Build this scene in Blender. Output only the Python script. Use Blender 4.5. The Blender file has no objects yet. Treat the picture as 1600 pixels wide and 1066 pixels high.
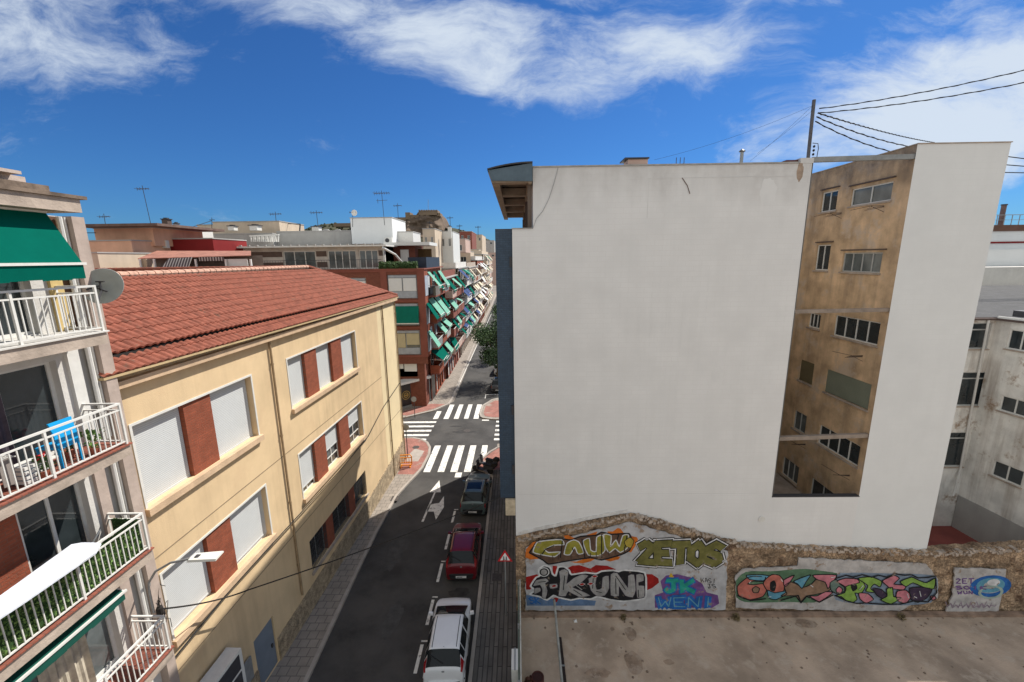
import bpy, bmesh, math, random
from mathutils import Vector, Matrix, noise
random.seed(7)
SC=bpy.context.scene; COL=SC.collection
# ------------------------------------------------------------------ camera geometry
H=16.0; FP=648.5
Zc=-Vector((43.,-3238.,-FP)).normalized()
Yc=Vector((8.,130.,-FP)).normalized(); Yc=(Yc-Yc.dot(Zc)*Zc).normalized()
Xc=Yc.cross(Zc)
RM=Matrix((Xc,Yc,Zc))
def ray(px,py): return RM@Vector((px-800,533-py,-FP))
def atY(px,py,Y):
    r=ray(px,py); t=Y/r.y; return Vector((r.x*t,Y,H+r.z*t))
def atX(px,py,X):
    r=ray(px,py); t=X/r.x; return Vector((X,r.y*t,H+r.z*t))
def atZ(px,py,Z):
    r=ray(px,py); t=(Z-H)/r.z; return Vector((r.x*t,r.y*t,Z))
cam=bpy.data.cameras.new('camera'); co=bpy.data.objects.new('camera',cam); COL.objects.link(co)
m=RM.to_4x4(); m.translation=Vector((0,0,H)); co.matrix_world=m
cam.sensor_width=36; cam.lens=36*FP/1600; cam.clip_start=.1; cam.clip_end=8000
SC.camera=co
# ------------------------------------------------------------------ materials
MATS={}
def mat(name,col,rough=.85,var=.12,scale=1.5,bump=0.,bscale=None,streak=0.,streakcol=None,metal=0.,local=False,brick=None,spots=None,spec=.3,emit=0,trans=0,wave=None,coat=0,cracks=0,top=None):
    """procedural plaster/paint/metal material"""
    if name in MATS: return MATS[name]
    M=bpy.data.materials.new(name); M.use_nodes=True; nt=M.node_tree; N=nt.nodes; L=nt.links
    b=N['Principled BSDF']; b.inputs['Roughness'].default_value=rough; b.inputs['Metallic'].default_value=metal
    b.inputs['Specular IOR Level'].default_value=spec
    if coat: b.inputs['Coat Weight'].default_value=coat; b.inputs['Coat Roughness'].default_value=.05
    if local: src=N.new('ShaderNodeTexCoord').outputs['Object']
    else: src=N.new('ShaderNodeNewGeometry').outputs['Position']
    def noisef(sc,det=6,vec=None,scl=None,rg=.6):
        n=N.new('ShaderNodeTexNoise'); n.inputs['Scale'].default_value=sc; n.inputs['Detail'].default_value=det; n.inputs['Roughness'].default_value=rg
        v=vec or src
        if scl:
            mp=N.new('ShaderNodeMapping'); mp.inputs['Scale'].default_value=scl; L.new(v,mp.inputs['Vector']); v=mp.outputs[0]
        L.new(v,n.inputs['Vector']); return n.outputs['Fac']
    def ramp(f,a,b_,ca=0.,cb=1.):
        r=N.new('ShaderNodeMapRange'); r.inputs['From Min'].default_value=a; r.inputs['From Max'].default_value=b_
        r.inputs['To Min'].default_value=ca; r.inputs['To Max'].default_value=cb; L.new(f,r.inputs['Value']); return r.outputs[0]
    def mix(fac,a,b_,typ='MIX'):
        x=N.new('ShaderNodeMix'); x.data_type='RGBA'; x.blend_type=typ
        for s,v in ((x.inputs[0],fac),(x.inputs[6],a),(x.inputs[7],b_)):
            if hasattr(v,'is_linked') or isinstance(v,bpy.types.NodeSocket): L.new(v,s)
            elif isinstance(v,(int,float)): s.default_value=v
            else: s.default_value=(*v,1) if len(v)==3 else v
        return x.outputs[2]
    c=tuple(col)
    dark=tuple(max(0,x*(1-var)) for x in c); lite=tuple(min(1,x*(1+var)) for x in c)
    out=mix(ramp(noisef(scale),.35,.65),dark,lite)
    hb=None
    if brick:
        # (axis 'x'|'y'|'z'(floor), width, height, mortar colour, mortar size, col2)
        ax,bw,bh,mc,ms,c2=brick
        mp=N.new('ShaderNodeSeparateXYZ'); L.new(src,mp.inputs[0]); cb=N.new('ShaderNodeCombineXYZ')
        a={'x':('X','Z'),'y':('Y','Z'),'z':('X','Y'),'w':('Y','X')}[ax]
        L.new(mp.outputs[a[0]],cb.inputs[0]); L.new(mp.outputs[a[1]],cb.inputs[1])
        bt=N.new('ShaderNodeTexBrick'); L.new(cb.outputs[0],bt.inputs['Vector']); bt.inputs['Scale'].default_value=1
        bt.inputs['Brick Width'].default_value=bw; bt.inputs['Row Height'].default_value=bh; bt.inputs['Mortar Size'].default_value=ms
        bt.inputs['Color1'].default_value=(1,1,1,1); bt.inputs['Color2'].default_value=(*c2,1); bt.inputs['Mortar'].default_value=(1,1,1,1); bt.inputs['Mortar Smooth'].default_value=.2
        out=mix(1.,out,bt.outputs['Color'],'MULTIPLY')
        out=mix(bt.outputs['Fac'],out,mc); hb=bt.outputs['Fac']
    if spots:
        sc,th,sw,scol=spots
        out=mix(ramp(noisef(sc,8,rg=.7),th,th+sw),out,scol)
    if streak:
        st=noisef(2.2,5,scl=(1,1,.07),rg=.65); big=noisef(.35,3)
        f=N.new('ShaderNodeMath'); f.operation='MULTIPLY'; L.new(ramp(st,.45,.75),f.inputs[0]); L.new(ramp(big,.35,.65,.2,1),f.inputs[1])
        f2=N.new('ShaderNodeMath'); f2.operation='MULTIPLY'; L.new(f.outputs[0],f2.inputs[0]); f2.inputs[1].default_value=streak
        out=mix(f2.outputs[0],out,streakcol or tuple(x*.45 for x in c))
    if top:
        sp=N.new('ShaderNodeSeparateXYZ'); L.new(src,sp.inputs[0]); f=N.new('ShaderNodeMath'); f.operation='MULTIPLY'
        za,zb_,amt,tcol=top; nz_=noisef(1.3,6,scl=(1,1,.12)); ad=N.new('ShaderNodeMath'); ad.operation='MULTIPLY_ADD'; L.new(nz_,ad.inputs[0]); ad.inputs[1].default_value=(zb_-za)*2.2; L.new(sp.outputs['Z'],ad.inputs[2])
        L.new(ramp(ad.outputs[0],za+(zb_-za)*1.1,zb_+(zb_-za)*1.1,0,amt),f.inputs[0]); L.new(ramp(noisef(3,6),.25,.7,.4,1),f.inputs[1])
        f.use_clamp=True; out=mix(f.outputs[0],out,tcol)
    if cracks:
        v=N.new('ShaderNodeTexVoronoi'); v.feature='DISTANCE_TO_EDGE'; v.inputs['Scale'].default_value=cracks
        nn=N.new('ShaderNodeTexNoise'); nn.inputs['Scale'].default_value=cracks*2; L.new(src,nn.inputs['Vector'])
        vm=N.new('ShaderNodeVectorMath'); vm.operation='ADD'; L.new(src,vm.inputs[0]); L.new(nn.outputs['Color'],vm.inputs[1]); L.new(vm.outputs[0],v.inputs['Vector'])
        out=mix(ramp(v.outputs['Distance'],0,.06,.7,0),out,tuple(x*.3 for x in c))
        if not hb: hb=ramp(v.outputs['Distance'],0,.12,1,0)
    L.new(out,b.inputs['Base Color'])
    if bump or hb:
        bp=N.new('ShaderNodeBump'); bp.inputs['Strength'].default_value=bump or .3 ; bp.inputs['Distance'].default_value=.03
        h=noisef(bscale or 9,8) if bump else ramp(noisef(3,3),0,1,0,.08)
        if hb:
            s=N.new('ShaderNodeMath'); s.operation='SUBTRACT'; L.new(h,s.inputs[0]); L.new(hb,s.inputs[1]); h=s.outputs[0]
        L.new(h,bp.inputs['Height']); L.new(bp.outputs[0],b.inputs['Normal'])
    if emit: b.inputs['Emission Strength'].default_value=emit
    MATS[name]=M; return M
def clear_glass(name,tint=(.6,.7,.7)):
    M=bpy.data.materials.new(name); M.use_nodes=True; b=M.node_tree.nodes['Principled BSDF']
    b.inputs['Base Color'].default_value=(*tint,1); b.inputs['Roughness'].default_value=.03; b.inputs['Specular IOR Level'].default_value=.8
    b.inputs['Alpha'].default_value=.5; MATS[name]=M; return M
# base palette
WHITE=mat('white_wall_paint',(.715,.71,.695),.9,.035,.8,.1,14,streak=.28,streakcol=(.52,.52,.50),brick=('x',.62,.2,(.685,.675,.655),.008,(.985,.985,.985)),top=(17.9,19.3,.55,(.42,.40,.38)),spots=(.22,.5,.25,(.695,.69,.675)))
WHITE2=mat('smooth_white_wall',(.70,.71,.70),.9,.03,.7,.08,14,streak=.12,streakcol=(.5,.5,.48),brick=('x',.62,.2,(.69,.70,.69),.007,(.99,.99,.99)))
YEL=mat('ochre_render',(.67,.50,.30),.92,.08,.6,.3,60,streak=.6,streakcol=(.42,.30,.18),spots=(.5,.56,.25,(.61,.43,.26)))
YEL2=mat('pale_yellow_render',(.76,.62,.38),.92,.05,.6,.3,60,streak=.25,streakcol=(.5,.4,.22))
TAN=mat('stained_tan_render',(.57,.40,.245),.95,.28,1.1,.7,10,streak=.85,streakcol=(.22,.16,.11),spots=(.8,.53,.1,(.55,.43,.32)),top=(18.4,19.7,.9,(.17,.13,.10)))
BRICK=mat('red_brick',(.28,.075,.038),.85,.15,4,.4,20,brick=('y',.26,.075,(.20,.08,.05),.008,(.82,.8,.8)))
BRICKX=mat('red_brick_front',(.205,.07,.045),.85,.15,4,.4,20,brick=('x',.26,.075,(.16,.07,.05),.008,(.82,.8,.8)))
STONE=mat('rubble_stone',(.42,.33,.22),.95,.35,3.,.9,9,cracks=3.2)
TILE=mat('clay_roof_tile',(.255,.083,.052),.85,.26,4.5,.2,30,spots=(2.2,.60,.08,(.17,.095,.065)),streak=.0)
TILEP=mat('pale_ridge_mortar',(.5,.3,.22),.9,.25,5,.3)
CONC=mat('weathered_concrete',(.40,.33,.27),.95,.2,1.8,.4,16,streak=.4,streakcol=(.17,.13,.10))
WOFF=mat('off_white_plaster',(.60,.58,.54),.92,.08,1,.3,16,streak=.35,streakcol=(.33,.3,.26))
WMET=mat('white_painted_metal',(.66,.65,.61),.45,.05,6)
WROLL=mat('white_roller_slats',(.58,.60,.60),.55,.03,2,brick=('y',60,.055,(.44,.45,.45),.009,(1,1,1)))
WROLLX=mat('white_roller_slats_front',(.70,.71,.70),.55,.03,2,brick=('x',60,.055,(.5,.52,.52),.006,(1,1,1)))
GROLL=mat('grey_green_roller_slats',(.22,.24,.18),.6,.08,2,brick=('y',60,.05,(.12,.13,.10),.008,(1,1,1)))
OLROLL=mat('olive_roller_slats',(.16,.13,.07),.6,.1,2,brick=('y',60,.05,(.08,.07,.04),.008,(1,1,1)))
CRROLL=mat('cream_roller_slats',(.50,.44,.28),.6,.05,2,brick=('x',60,.055,(.36,.32,.2),.006,(1,1,1)))
GLASS=mat('dark_window_glass',(.025,.032,.035),.06,.3,1.2,spec=.7)
GLASSG=mat('grey_window_glass',(.10,.115,.115),.10,.3,1.5,spec=.7)
DARK=mat('dark_interior',(.025,.022,.02),.9)
DMET=mat('dark_metal',(.05,.05,.055),.5,.1,5)
GMET=mat('grey_galvanised_metal',(.28,.29,.29),.5,.12,5,metal=.3)
WOOD=mat('brown_wood_frame',(.13,.07,.04),.7,.2,4)
GREENA=mat('green_awning_canvas',(.0,.095,.068),.95,.06,2,.1,60,spec=.05)
GREENP=mat('faded_green_awning_canvas',(.15,.36,.27),.85,.12,3)
NAVY=mat('navy_awning_canvas',(.02,.045,.14),.85,.1,3)
CREAMA=mat('cream_awning_canvas',(.55,.48,.36),.85,.1,3)
SLATE=mat('blue_glazed_brick',(.03,.058,.095),.45,.15,5,.3,20,brick=('x',.22,.085,(.016,.034,.055),.007,(.8,.85,.9)),spec=.5)
SLATEY=mat('blue_glazed_brick_side',(.03,.058,.095),.45,.15,5,.3,20,brick=('y',.22,.085,(.016,.034,.055),.007,(.8,.85,.9)),spec=.5)
ASPH=mat('asphalt',(.060,.057,.054),.85,.28,.5,.6,60,spots=(.22,.5,.14,(.082,.077,.071)))
PAINT=mat('worn_road_paint',(.70,.68,.63),.8,.12,3,.2,40,spots=(4,.55,.07,(.24,.23,.21)))
PAVE=mat('grey_paving_tiles',(.30,.26,.22),.9,.12,1.5,.3,20,brick=('z',.4,.4,(.16,.14,.12),.02,(.88,.88,.88)))
PAVED=mat('dark_plank_paving',(.155,.14,.125),.9,.18,1.5,.4,20,brick=('w',1.7,.19,(.055,.05,.045),.022,(.72,.72,.72)))
PAVER=mat('red_corner_paving',(.34,.15,.12),.9,.2,1.5,.3,20,brick=('z',.2,.2,(.24,.12,.1),.015,(.85,.85,.85)),spots=(.7,.55,.12,(.33,.27,.23)))
KERB=mat('kerb_stone',(.36,.32,.28),.9,.12,2,.3)
LOT=mat('bare_brown_lot',(.43,.33,.245),.95,.28,.5,.6,12,spots=(1.4,.52,.14,(.50,.405,.315)))
RUBBLE=mat('ruined_masonry',(.40,.28,.18),.95,.45,2.3,1.,7,cracks=3.4,spots=(1.1,.52,.12,(.16,.095,.06)))
PLAS=mat('old_grey_plaster',(.42,.42,.43),.9,.2,1.8,.3,12,streak=.5,streakcol=(.25,.2,.16),spots=(1.6,.56,.08,(.28,.2,.14)))
GROUND=mat('city_ground',(.24,.21,.18),.95,.2,.05,.3)
PEACH=mat('peach_render',(.66,.39,.26),.9,.1,.6,.2,streak=.3)
MAROON=mat('maroon_paint',(.20,.012,.012),.8,.08,.5)
CREAMW=mat('cream_wall',(.55,.45,.34),.9,.1,.5,.2,streak=.3)
GREYW=mat('grey_render',(.36,.35,.33),.9,.1,.6,.2,streak=.4,streakcol=(.2,.19,.18))
REDP=mat('terracotta_red_paint',(.21,.07,.05),.85,.1,1)
PINK=mat('pinkish_panel',(.50,.36,.30),.85,.1,1)
TERRA=mat('terracotta_floor_tile',(.27,.085,.055),.8,.15,3,.3,brick=('z',.2,.1,(.17,.07,.05),.012,(.85,.85,.85)))
TERR2=mat('red_terrace_floor',(.22,.06,.05),.85,.15,.8)
LEAF=[mat('leaf_green',(.055,.10,.03),.7,.4,3),mat('leaf_dark',(.025,.05,.018),.75,.3,3),mat('leaf_bright',(.12,.22,.05),.7,.3,3)]
BARK=mat('bark',(.12,.09,.06),.95,.3,6,.6)
ORANGE=mat('orange_plastic',(.80,.28,.02),.45,.08,4,local=True)
RUBBER=mat('black_rubber',(.02,.02,.02),.8,.1,5)
# ------------------------------------------------------------------ mesh builder
WL={}
class MB:
    def __init__(s): s.v=[]; s.f=[]
    def add(s,vs,fs):
        o=len(s.v); s.v+= [Vector(v) for v in vs]; s.f+=[tuple(i+o for i in f) for f in fs]; return s
    def box(s,x0,x1,y0,y1,z0,z1):
        return s.hexa([(x0,y0,z0),(x1,y0,z0),(x1,y1,z0),(x0,y1,z0),(x0,y0,z1),(x1,y0,z1),(x1,y1,z1),(x0,y1,z1)])
    def hexa(s,p): return s.add(p,[(0,3,2,1),(4,5,6,7),(0,1,5,4),(1,2,6,5),(2,3,7,6),(3,0,4,7)])
    def pbox(s,P,a,b,z0,z1,d0,d1):
        return s.hexa([P(a,z0,d0),P(b,z0,d0),P(b,z0,d1),P(a,z0,d1),P(a,z1,d0),P(b,z1,d0),P(b,z1,d1),P(a,z1,d1)])
    def quad(s,a,b,c,d): return s.add([a,b,c,d],[(0,1,2,3)])
    def prism(s,pts,z0,z1):
        n=len(pts); vs=[(x,y,z0) for x,y in pts]+[(x,y,z1) for x,y in pts]
        return s.add(vs,[tuple(range(n))[::-1],tuple(range(n,2*n))]+[(i,(i+1)%n,n+(i+1)%n,n+i) for i in range(n)])
    def extr(s,pts,vec):
        n=len(pts); vec=Vector(vec); vs=[Vector(p) for p in pts]; vs+=[v+vec for v in vs]
        return s.add(vs,[tuple(range(n))[::-1],tuple(range(n,2*n))]+[(i,(i+1)%n,n+(i+1)%n,n+i) for i in range(n)])
    def tube(s,pts,r,seg=8,r1=None,cap=True):
        pts=[Vector(p) for p in pts]; n=len(pts); rings=[]; up=None
        for i,p in enumerate(pts):
            d=(pts[min(i+1,n-1)]-pts[max(i-1,0)]).normalized()
            if up is None: up=d.orthogonal().normalized()
            a=(up-up.dot(d)*d).normalized(); up=a; b=d.cross(a)
            rr=r if r1 is None else r+(r1-r)*i/max(1,n-1)
            rings.append([p+rr*(math.cos(2*math.pi*k/seg)*a+math.sin(2*math.pi*k/seg)*b) for k in range(seg)])
        vs=[v for R_ in rings for v in R_]; fs=[]
        for i in range(n-1):
            for k in range(seg):
                fs.append((i*seg+k,i*seg+(k+1)%seg,(i+1)*seg+(k+1)%seg,(i+1)*seg+k))
        if cap: fs+= [tuple(range(seg))[::-1],tuple(range((n-1)*seg,n*seg))]
        return s.add(vs,fs)
    def bar(s,a,b,w,h=None):
        a=Vector(a);b=Vector(b);h=h or w;d=(b-a).normalized()
        u=Vector((0,0,1)) if abs(d.z)<.9 else Vector((0,1,0))
        p=d.cross(u).normalized()*w/2;q=d.cross(p).normalized()*h/2
        return s.hexa([a-p-q,a+p-q,b+p-q,b-p-q,a-p+q,a+p+q,b+p+q,b-p+q])
    def lathe(s,c,prof,seg=16,axis='z'):
        vs=[];c=Vector(c)
        for r,h in prof:
            for k in range(seg):
                t=2*math.pi*k/seg;x,y=r*math.cos(t),r*math.sin(t)
                vs.append(c+(Vector((x,y,h)) if axis=='z' else Vector((h,x,y)) if axis=='x' else Vector((x,h,y))))
        n=len(prof);fs=[(i*seg+k,i*seg+(k+1)%seg,(i+1)*seg+(k+1)%seg,(i+1)*seg+k) for i in range(n-1) for k in range(seg)]
        fs+=[tuple(range(seg))[::-1],tuple(range((n-1)*seg,n*seg))]
        return s.add(vs,fs)
    def build(s,name,m_,parent=None,world=True,smooth=False,label=None):
        me=bpy.data.meshes.new(name); me.from_pydata([tuple(v) for v in s.v],[],s.f); me.update()
        bm=bmesh.new(); bm.from_mesh(me); bmesh.ops.recalc_face_normals(bm,faces=bm.faces); bm.to_mesh(me); bm.free()
        o=bpy.data.objects.new(name,me); COL.objects.link(o)
        if m_: me.materials.append(m_)
        if smooth: me.shade_smooth()
        WL[o]=Vector((0,0,0))
        if parent is not None:
            o.parent=parent
            if world: o.location=-WL[parent]
            else: WL[o]=WL[parent].copy()
        if label: o['label']=label
        return o
def tag(o,label=None,cat=None,group=None,kind=None):
    if label: o['label']=label
    if cat: o['category']=cat
    if group: o['group']=group
    if kind: o['kind']=kind
    return o
def thing(name,label,cat,loc=(0,0,0),group=None,rz=0):
    o=bpy.data.objects.new(name,None); COL.objects.link(o); o.location=loc; o.rotation_euler.z=rz
    o.empty_display_size=.3; WL[o]=Vector(loc); return tag(o,label,cat,group)
def kids(o): return [c for c in COL.objects if c.parent==o]
def copy_tree(o,parent=None):
    c=o.copy(); COL.objects.link(c); c.parent=parent
    for ch in kids(o): copy_tree(ch,c)
    return c
def cells(P,s0,s1,z0,z1,holes,depth=.2,mb=None):
    """wall sheet with openings + reveals. P(s,z,d)"""
    mb=mb or MB(); S=sorted({s0,s1,*[h[0] for h in holes],*[h[1] for h in holes]}); Z=sorted({z0,z1,*[h[2] for h in holes],*[h[3] for h in holes]})
    S=[s for s in S if s0<=s<=s1]; Z=[z for z in Z if z0<=z<=z1]
    for i in range(len(S)-1):
        for j in range(len(Z)-1):
            sm=(S[i]+S[i+1])/2; zm=(Z[j]+Z[j+1])/2
            if any(h[0]<sm<h[1] and h[2]<zm<h[3] for h in holes): continue
            mb.quad(P(S[i],Z[j],0),P(S[i+1],Z[j],0),P(S[i+1],Z[j+1],0),P(S[i],Z[j+1],0))
    for a,b,c,d in [h[:4] for h in holes]:
        mb.quad(P(a,c,0),P(a,d,0),P(a,d,depth),P(a,c,depth)); mb.quad(P(b,c,0),P(b,d,0),P(b,d,depth),P(b,c,depth))
        mb.quad(P(a,c,0),P(b,c,0),P(b,c,depth),P(a,c,depth)); mb.quad(P(a,d,0),P(b,d,0),P(b,d,depth),P(a,d,depth))
    return mb
def window(par,P,a,b,z0,z1,d=.15,n=2,fm=WMET,gm=GLASS,sh=0.,sm=None,fw=.05,sill=None,bars=False,label=None,hbar=None):
    """one window: frame mesh > pane, shutter, sill"""
    f=MB(); f.pbox(P,a,a+fw,z0,z1,d-.05,d); f.pbox(P,b-fw,b,z0,z1,d-.05,d); f.pbox(P,a+fw,b-fw,z0,z0+fw,d-.05,d); f.pbox(P,a+fw,b-fw,z1-fw,z1,d-.05,d)
    for k in range(1,n):
        s=a+(b-a)*k/n; f.pbox(P,s-fw*.45,s+fw*.45,z0+fw,z1-fw,d-.05,d)
    if hbar: f.pbox(P,a+fw,b-fw,hbar-.03,hbar+.03,d-.045,d-.003)
    w=f.build('window',fm,par,label=label)
    g=MB(); g.pbox(P,a+fw*.5,b-fw*.5,z0+fw*.5,z1-fw*.5,d-.02,d-.005); g.build('pane',gm,w)
    if sh>0:
        k=MB(); zb=z1-(z1-z0)*sh
        k.pbox(P,a+fw*.3,b-fw*.3,zb,z1-.01,d-.085,d-.06); k.pbox(P,a+fw*.3,b-fw*.3,zb,zb+.05,d-.095,d-.055); k.build('shutter',sm or WROLL,w)
    if sill:
        k=MB(); k.pbox(P,a-.06,b+.06,z0-.07,z0-.004,-.07,d-.05); k.build('sill',sill,w)
    if bars:
        k=MB()
        x=a+.06
        while x<b: k.pbox(P,x,x+.018,z0+.01,z1-.01,.03,.048); x+=.12
        for q in range(1,6): zz=z0+(z1-z0)*q/6; k.pbox(P,a+.01,b-.01,zz-.01,zz+.01,.05,.062)
        k.build('bars',DMET,w)
    return w
def pX(X,sgn=1):   # wall in plane x=X, outward normal sgn*X ; s=y
    return lambda s,z,d:Vector((X-sgn*d,s,z))
def pY(Y):         # wall facing -Y ; s=x
    return lambda s,z,d:Vector((s,Y+d,z))
def railing(par,pts,z0,h=.95,m_=WMET,gap=.115,post=.05,double=True):
    mb=MB(); mb2=MB()
    for i in range(len(pts)-1):
        a=Vector((*pts[i],0));b=Vector((*pts[i+1],0));L_=(b-a).length
        tz=lambda v,z:Vector((v.x,v.y,z))
        q=.0035*i; e=(b-a).normalized()*.02
        mb.bar(tz(a,z0+h+q)-e,tz(b,z0+h+q)+e,.045,.04)
        if double: mb.bar(tz(a,z0+h-.14+q),tz(b,z0+h-.14+q),.03,.03)
        mb.bar(tz(a,z0+.07+q),tz(b,z0+.07+q),.03,.03)
        n=max(1,int(L_/gap))
        for k in range(1 if i else 0,n+1):
            p=a.lerp(b,k/n)
            big=(k%13==0 or k==n)
            mb2.bar(tz(p,z0+(.0 if big else .08)),tz(p,z0+h-(.02 if big else .14)),.042 if big else .018)
    r=mb.build('railing',m_,par); mb2.build('balusters',m_,r); return r
# ------------------------------------------------------------------ GROUND, ROADS
def sheet(name,pts,z,m_,z0=None):
    mb=MB()
    if z0 is None: mb.add([(x,y,z) for x,y in pts],[tuple(range(len(pts)))])
    else: mb.prism(pts,z0,z)
    o=mb.build(name,m_); return tag(o,kind='structure')
sheet('ground',[(-3000,-300),(3000,-300),(3000,4000),(-3000,4000)],0,GROUND)
sheet('road',[(-8.7,-20),(-1.9,-20),(-1.9,34),(60,34),(60,41),(-1.9,41),(-1.9,260),(-9.9,260),(-7.4,45),(-9,42.4),(-60,42.4),(-60,33.4),(-8.7,33.4)],.004,ASPH)
LK=[(-7.9,-20),(-8.15,10),(-8.3,14.2),(-8.45,18.8),(-8.5,22),(-8.4,25.7),(-8.05,27.3),(-7.75,28.4),(-7.5,29.6),(-7.42,32),(-7.6,33.2),(-8.05,34.2),(-8.8,34.9),(-9.6,35.2),(-40,35.2)]
sheet('pavement_beside_ochre_building',LK+[(-40,31.2),(-9.3,31.2),(-9.5,23),(-10,8),(-10.8,-20)],.12,PAVE,0.005)
def kerbstrip(name,line,w,z):
    mb=MB()
    for i in range(len(line)-1):
        a=Vector((*line[i],0));b=Vector((*line[i+1],0));d=(b-a).normalized();n=Vector((-d.y,d.x,0))*w
        mb.hexa([(*(a-n*.02).xy,0.006),(*(b-n*.02).xy,0.006),(*(b+n).xy,0.006),(*(a+n).xy,0.006),(*(a-n*.02).xy,z),(*(b-n*.02).xy,z),(*(b+n).xy,z),(*(a+n).xy,z)])
    return tag(mb.build(name,KERB),kind='structure')
kerbstrip('kerb_left',LK[:-1],.16,.13)
sheet('corner_paving_left',[(-7.95,28.55),(-7.62,29.8),(-7.6,32),(-7.8,33.1),(-8.2,34),(-8.9,34.7),(-9.7,34.98),(-14,34.98),(-14,32.6),(-9.2,31.4),(-9.2,28.6)],.126,PAVER)
sheet('corner_paving_patch',[(-8.1,30.6),(-8.0,32.4),(-8.9,32.9),(-9.2,31.5),(-9.1,30.6)],.13,KERB)
RK=[(3,33.6),(-1.2,33.4),(-1.9,33.1),(-2.5,32.3),(-3.2,30.8),(-3.45,30.0),(-3.3,29.4),(-2.6,28.9),(-2.1,28.3),(-2.06,24),(-2.05,10),(-2.0,-20)]
sheet('pavement_beside_white_building',RK+[(-.03,-20),(-.03,16.5),(3,31)],.12,PAVED,0.005)
kerbstrip('kerb_right',RK,.15,.13)
sheet('corner_paving_right',[(2,33.3),(-1.2,33.15),(-1.75,32.9),(-2.3,32.1),(-3.0,30.7),(-3.2,30.0),(-3.1,29.6),(-2.4,29.2),(2,29.0)],.127,PAVER)
FLK=[(-9.9,262),(-9.0,150),(-8.25,82),(-7.9,60),(-7.6,46),(-7.75,44),(-9.0,42),(-11.6,40.1),(-14,39.3),(-50,39.3)]
sheet('pavement_far_left',FLK+[(-50,44),(-12.5,44),(-9.5,47),(-9.5,150),(-12,262)],.12,PAVE,0.005)
kerbstrip('kerb_far_left',FLK[::-1],.2,.13)
sheet('corner_paving_far_left',[(-8.2,43.9),(-9.3,42.3),(-11.6,40.5),(-13,41),(-9.8,44)],.127,PAVER)
FRK=[(8,39.6),(-2.6,39.6),(-3.7,40),(-3.95,41),(-3.85,43.4),(-2.9,45.3),(-1.6,46),(-1.2,60),(-1.2,260)]
sheet('pavement_far_right',FRK[::-1]+[(30,39.6),(30,260)],.12,PAVE,0.005)
kerbstrip('kerb_far_right',FRK,.18,.13)
sheet('corner_paving_far_right',[(4,39.9),(-2.6,39.85),(-3.45,40.2),(-3.7,41),(-3.6,43.3),(-2.7,44.9),(4,45)],.127,PAVER)
sheet('bare_lot_ground',[(-.03,-25),(45,-25),(45,16.3),(-.03,16.3)],.05,LOT,0.002)
for k,(x,y,rx,ry,dk) in enumerate(((-5.2,36.6,1.1,.35,1),(-6.0,37.9,.8,.2,1),(-5.0,31.5,.35,.9,1),(-6.9,20.5,.5,1.6,0),(-5.8,16.0,.35,1.1,0),(-3.0,17.4,.5,.3,1),(-6.6,51,.6,2.5,0))):
    m_=MB(); n=26; rr=[1+.4*noise.noise(Vector((math.cos(2*math.pi*i/n)*2+k*3,math.sin(2*math.pi*i/n)*2,0))) for i in range(n)]
    m_.add([(x+rx*rr[i]*math.cos(2*math.pi*i/n),y+ry*rr[i]*math.sin(2*math.pi*i/n),.0065) for i in range(n)],[tuple(range(n))])
    tag(m_.build('asphalt_stain',mat('oily_asphalt',(.040,.038,.036),.7,.3,3) if dk else mat('patched_asphalt',(.068,.066,.063),.9,.2,3)),kind='structure')
# road markings
mk=MB()
def rect(x0,x1,y0,y1,mb): mb.add([(x0,y0,.009),(x1,y0,.009),(x1,y1,.009),(x0,y1,.009)],[(0,1,2,3)])
z1=MB()
for x0,x1 in [(-7.36,-6.83),(-6.27,-5.76),(-5.29,-4.74),(-4.24,-3.72),(-3.2,-2.72)]: rect(x0,x1,29.1 if x0<-3.5 else 31.4,33.68,z1)
rect(-4.84,-4.36,28.3,29.0,z1)
tag(z1.build('zebra_crossing_near',PAINT),kind='structure')
z2=MB()
for x0,x1,a in [(-8.75,-8.25,42.0),(-7.68,-7.16,44),(-6.63,-6.15,44),(-5.6,-5.14,44),(-4.62,-4.1,44)]: rect(x0,x1,39.8,a,z2)
tag(z2.build('zebra_crossing_far',PAINT),kind='structure')
z3=MB()
for k,y in enumerate([35.9,36.9,37.95,39.0]): rect(-13.5,-8.35+.03*k,y-.22,y+.2,z3)
z3.add([(-8.95,35.0,.009),(-8.35,34.75,.009),(-8.42,35.1,.009),(-9.1,35.2,.009)],[(0,1,2,3)])
tag(z3.build('zebra_crossing_side_street_left',PAINT),kind='structure')
z4=MB()
for y in [34.9,35.9,36.9,37.95,39.0]: rect(-2.25,1.6,y-.22,y+.2,z4)
rect(-3.7,-3.0,39.25,39.55,z4)
tag(z4.build('zebra_crossing_side_street_right',PAINT),kind='structure')
ar=MB()
def poly(pts,mb): mb.add([(x,y,.009) for x,y in pts],[tuple(range(len(pts)))])
poly([(-6.12,23.0),(-5.98,23.0),(-5.86,26.3),(-5.97,26.3)],ar)
poly([(-6.3,26.3),(-5.5,26.3),(-5.9,27.9)],ar)
poly([(-6.03,24.05),(-5.55,24.05),(-5.38,25.0),(-5.99,24.85)],ar)
poly([(-5.55,24.051),(-5.25,23.2),(-4.98,24.55),(-5.2,25.8),(-5.38,25.001)],ar)
tag(ar.build('lane_arrow',PAINT),kind='structure')
pd=MB()
for a,b in [(8.7,10),(11,12.3),(13.4,14.65),(15.6,17.0),(18.1,19.4),(20.5,21.8),(22.9,24.1)]:
    rect(-4.26,-4.12,a,b,pd); rect(-4.26,-4.0,b+.12,b+.2,pd)
tag(pd.build('parking_bay_dashes',PAINT),kind='structure')
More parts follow.
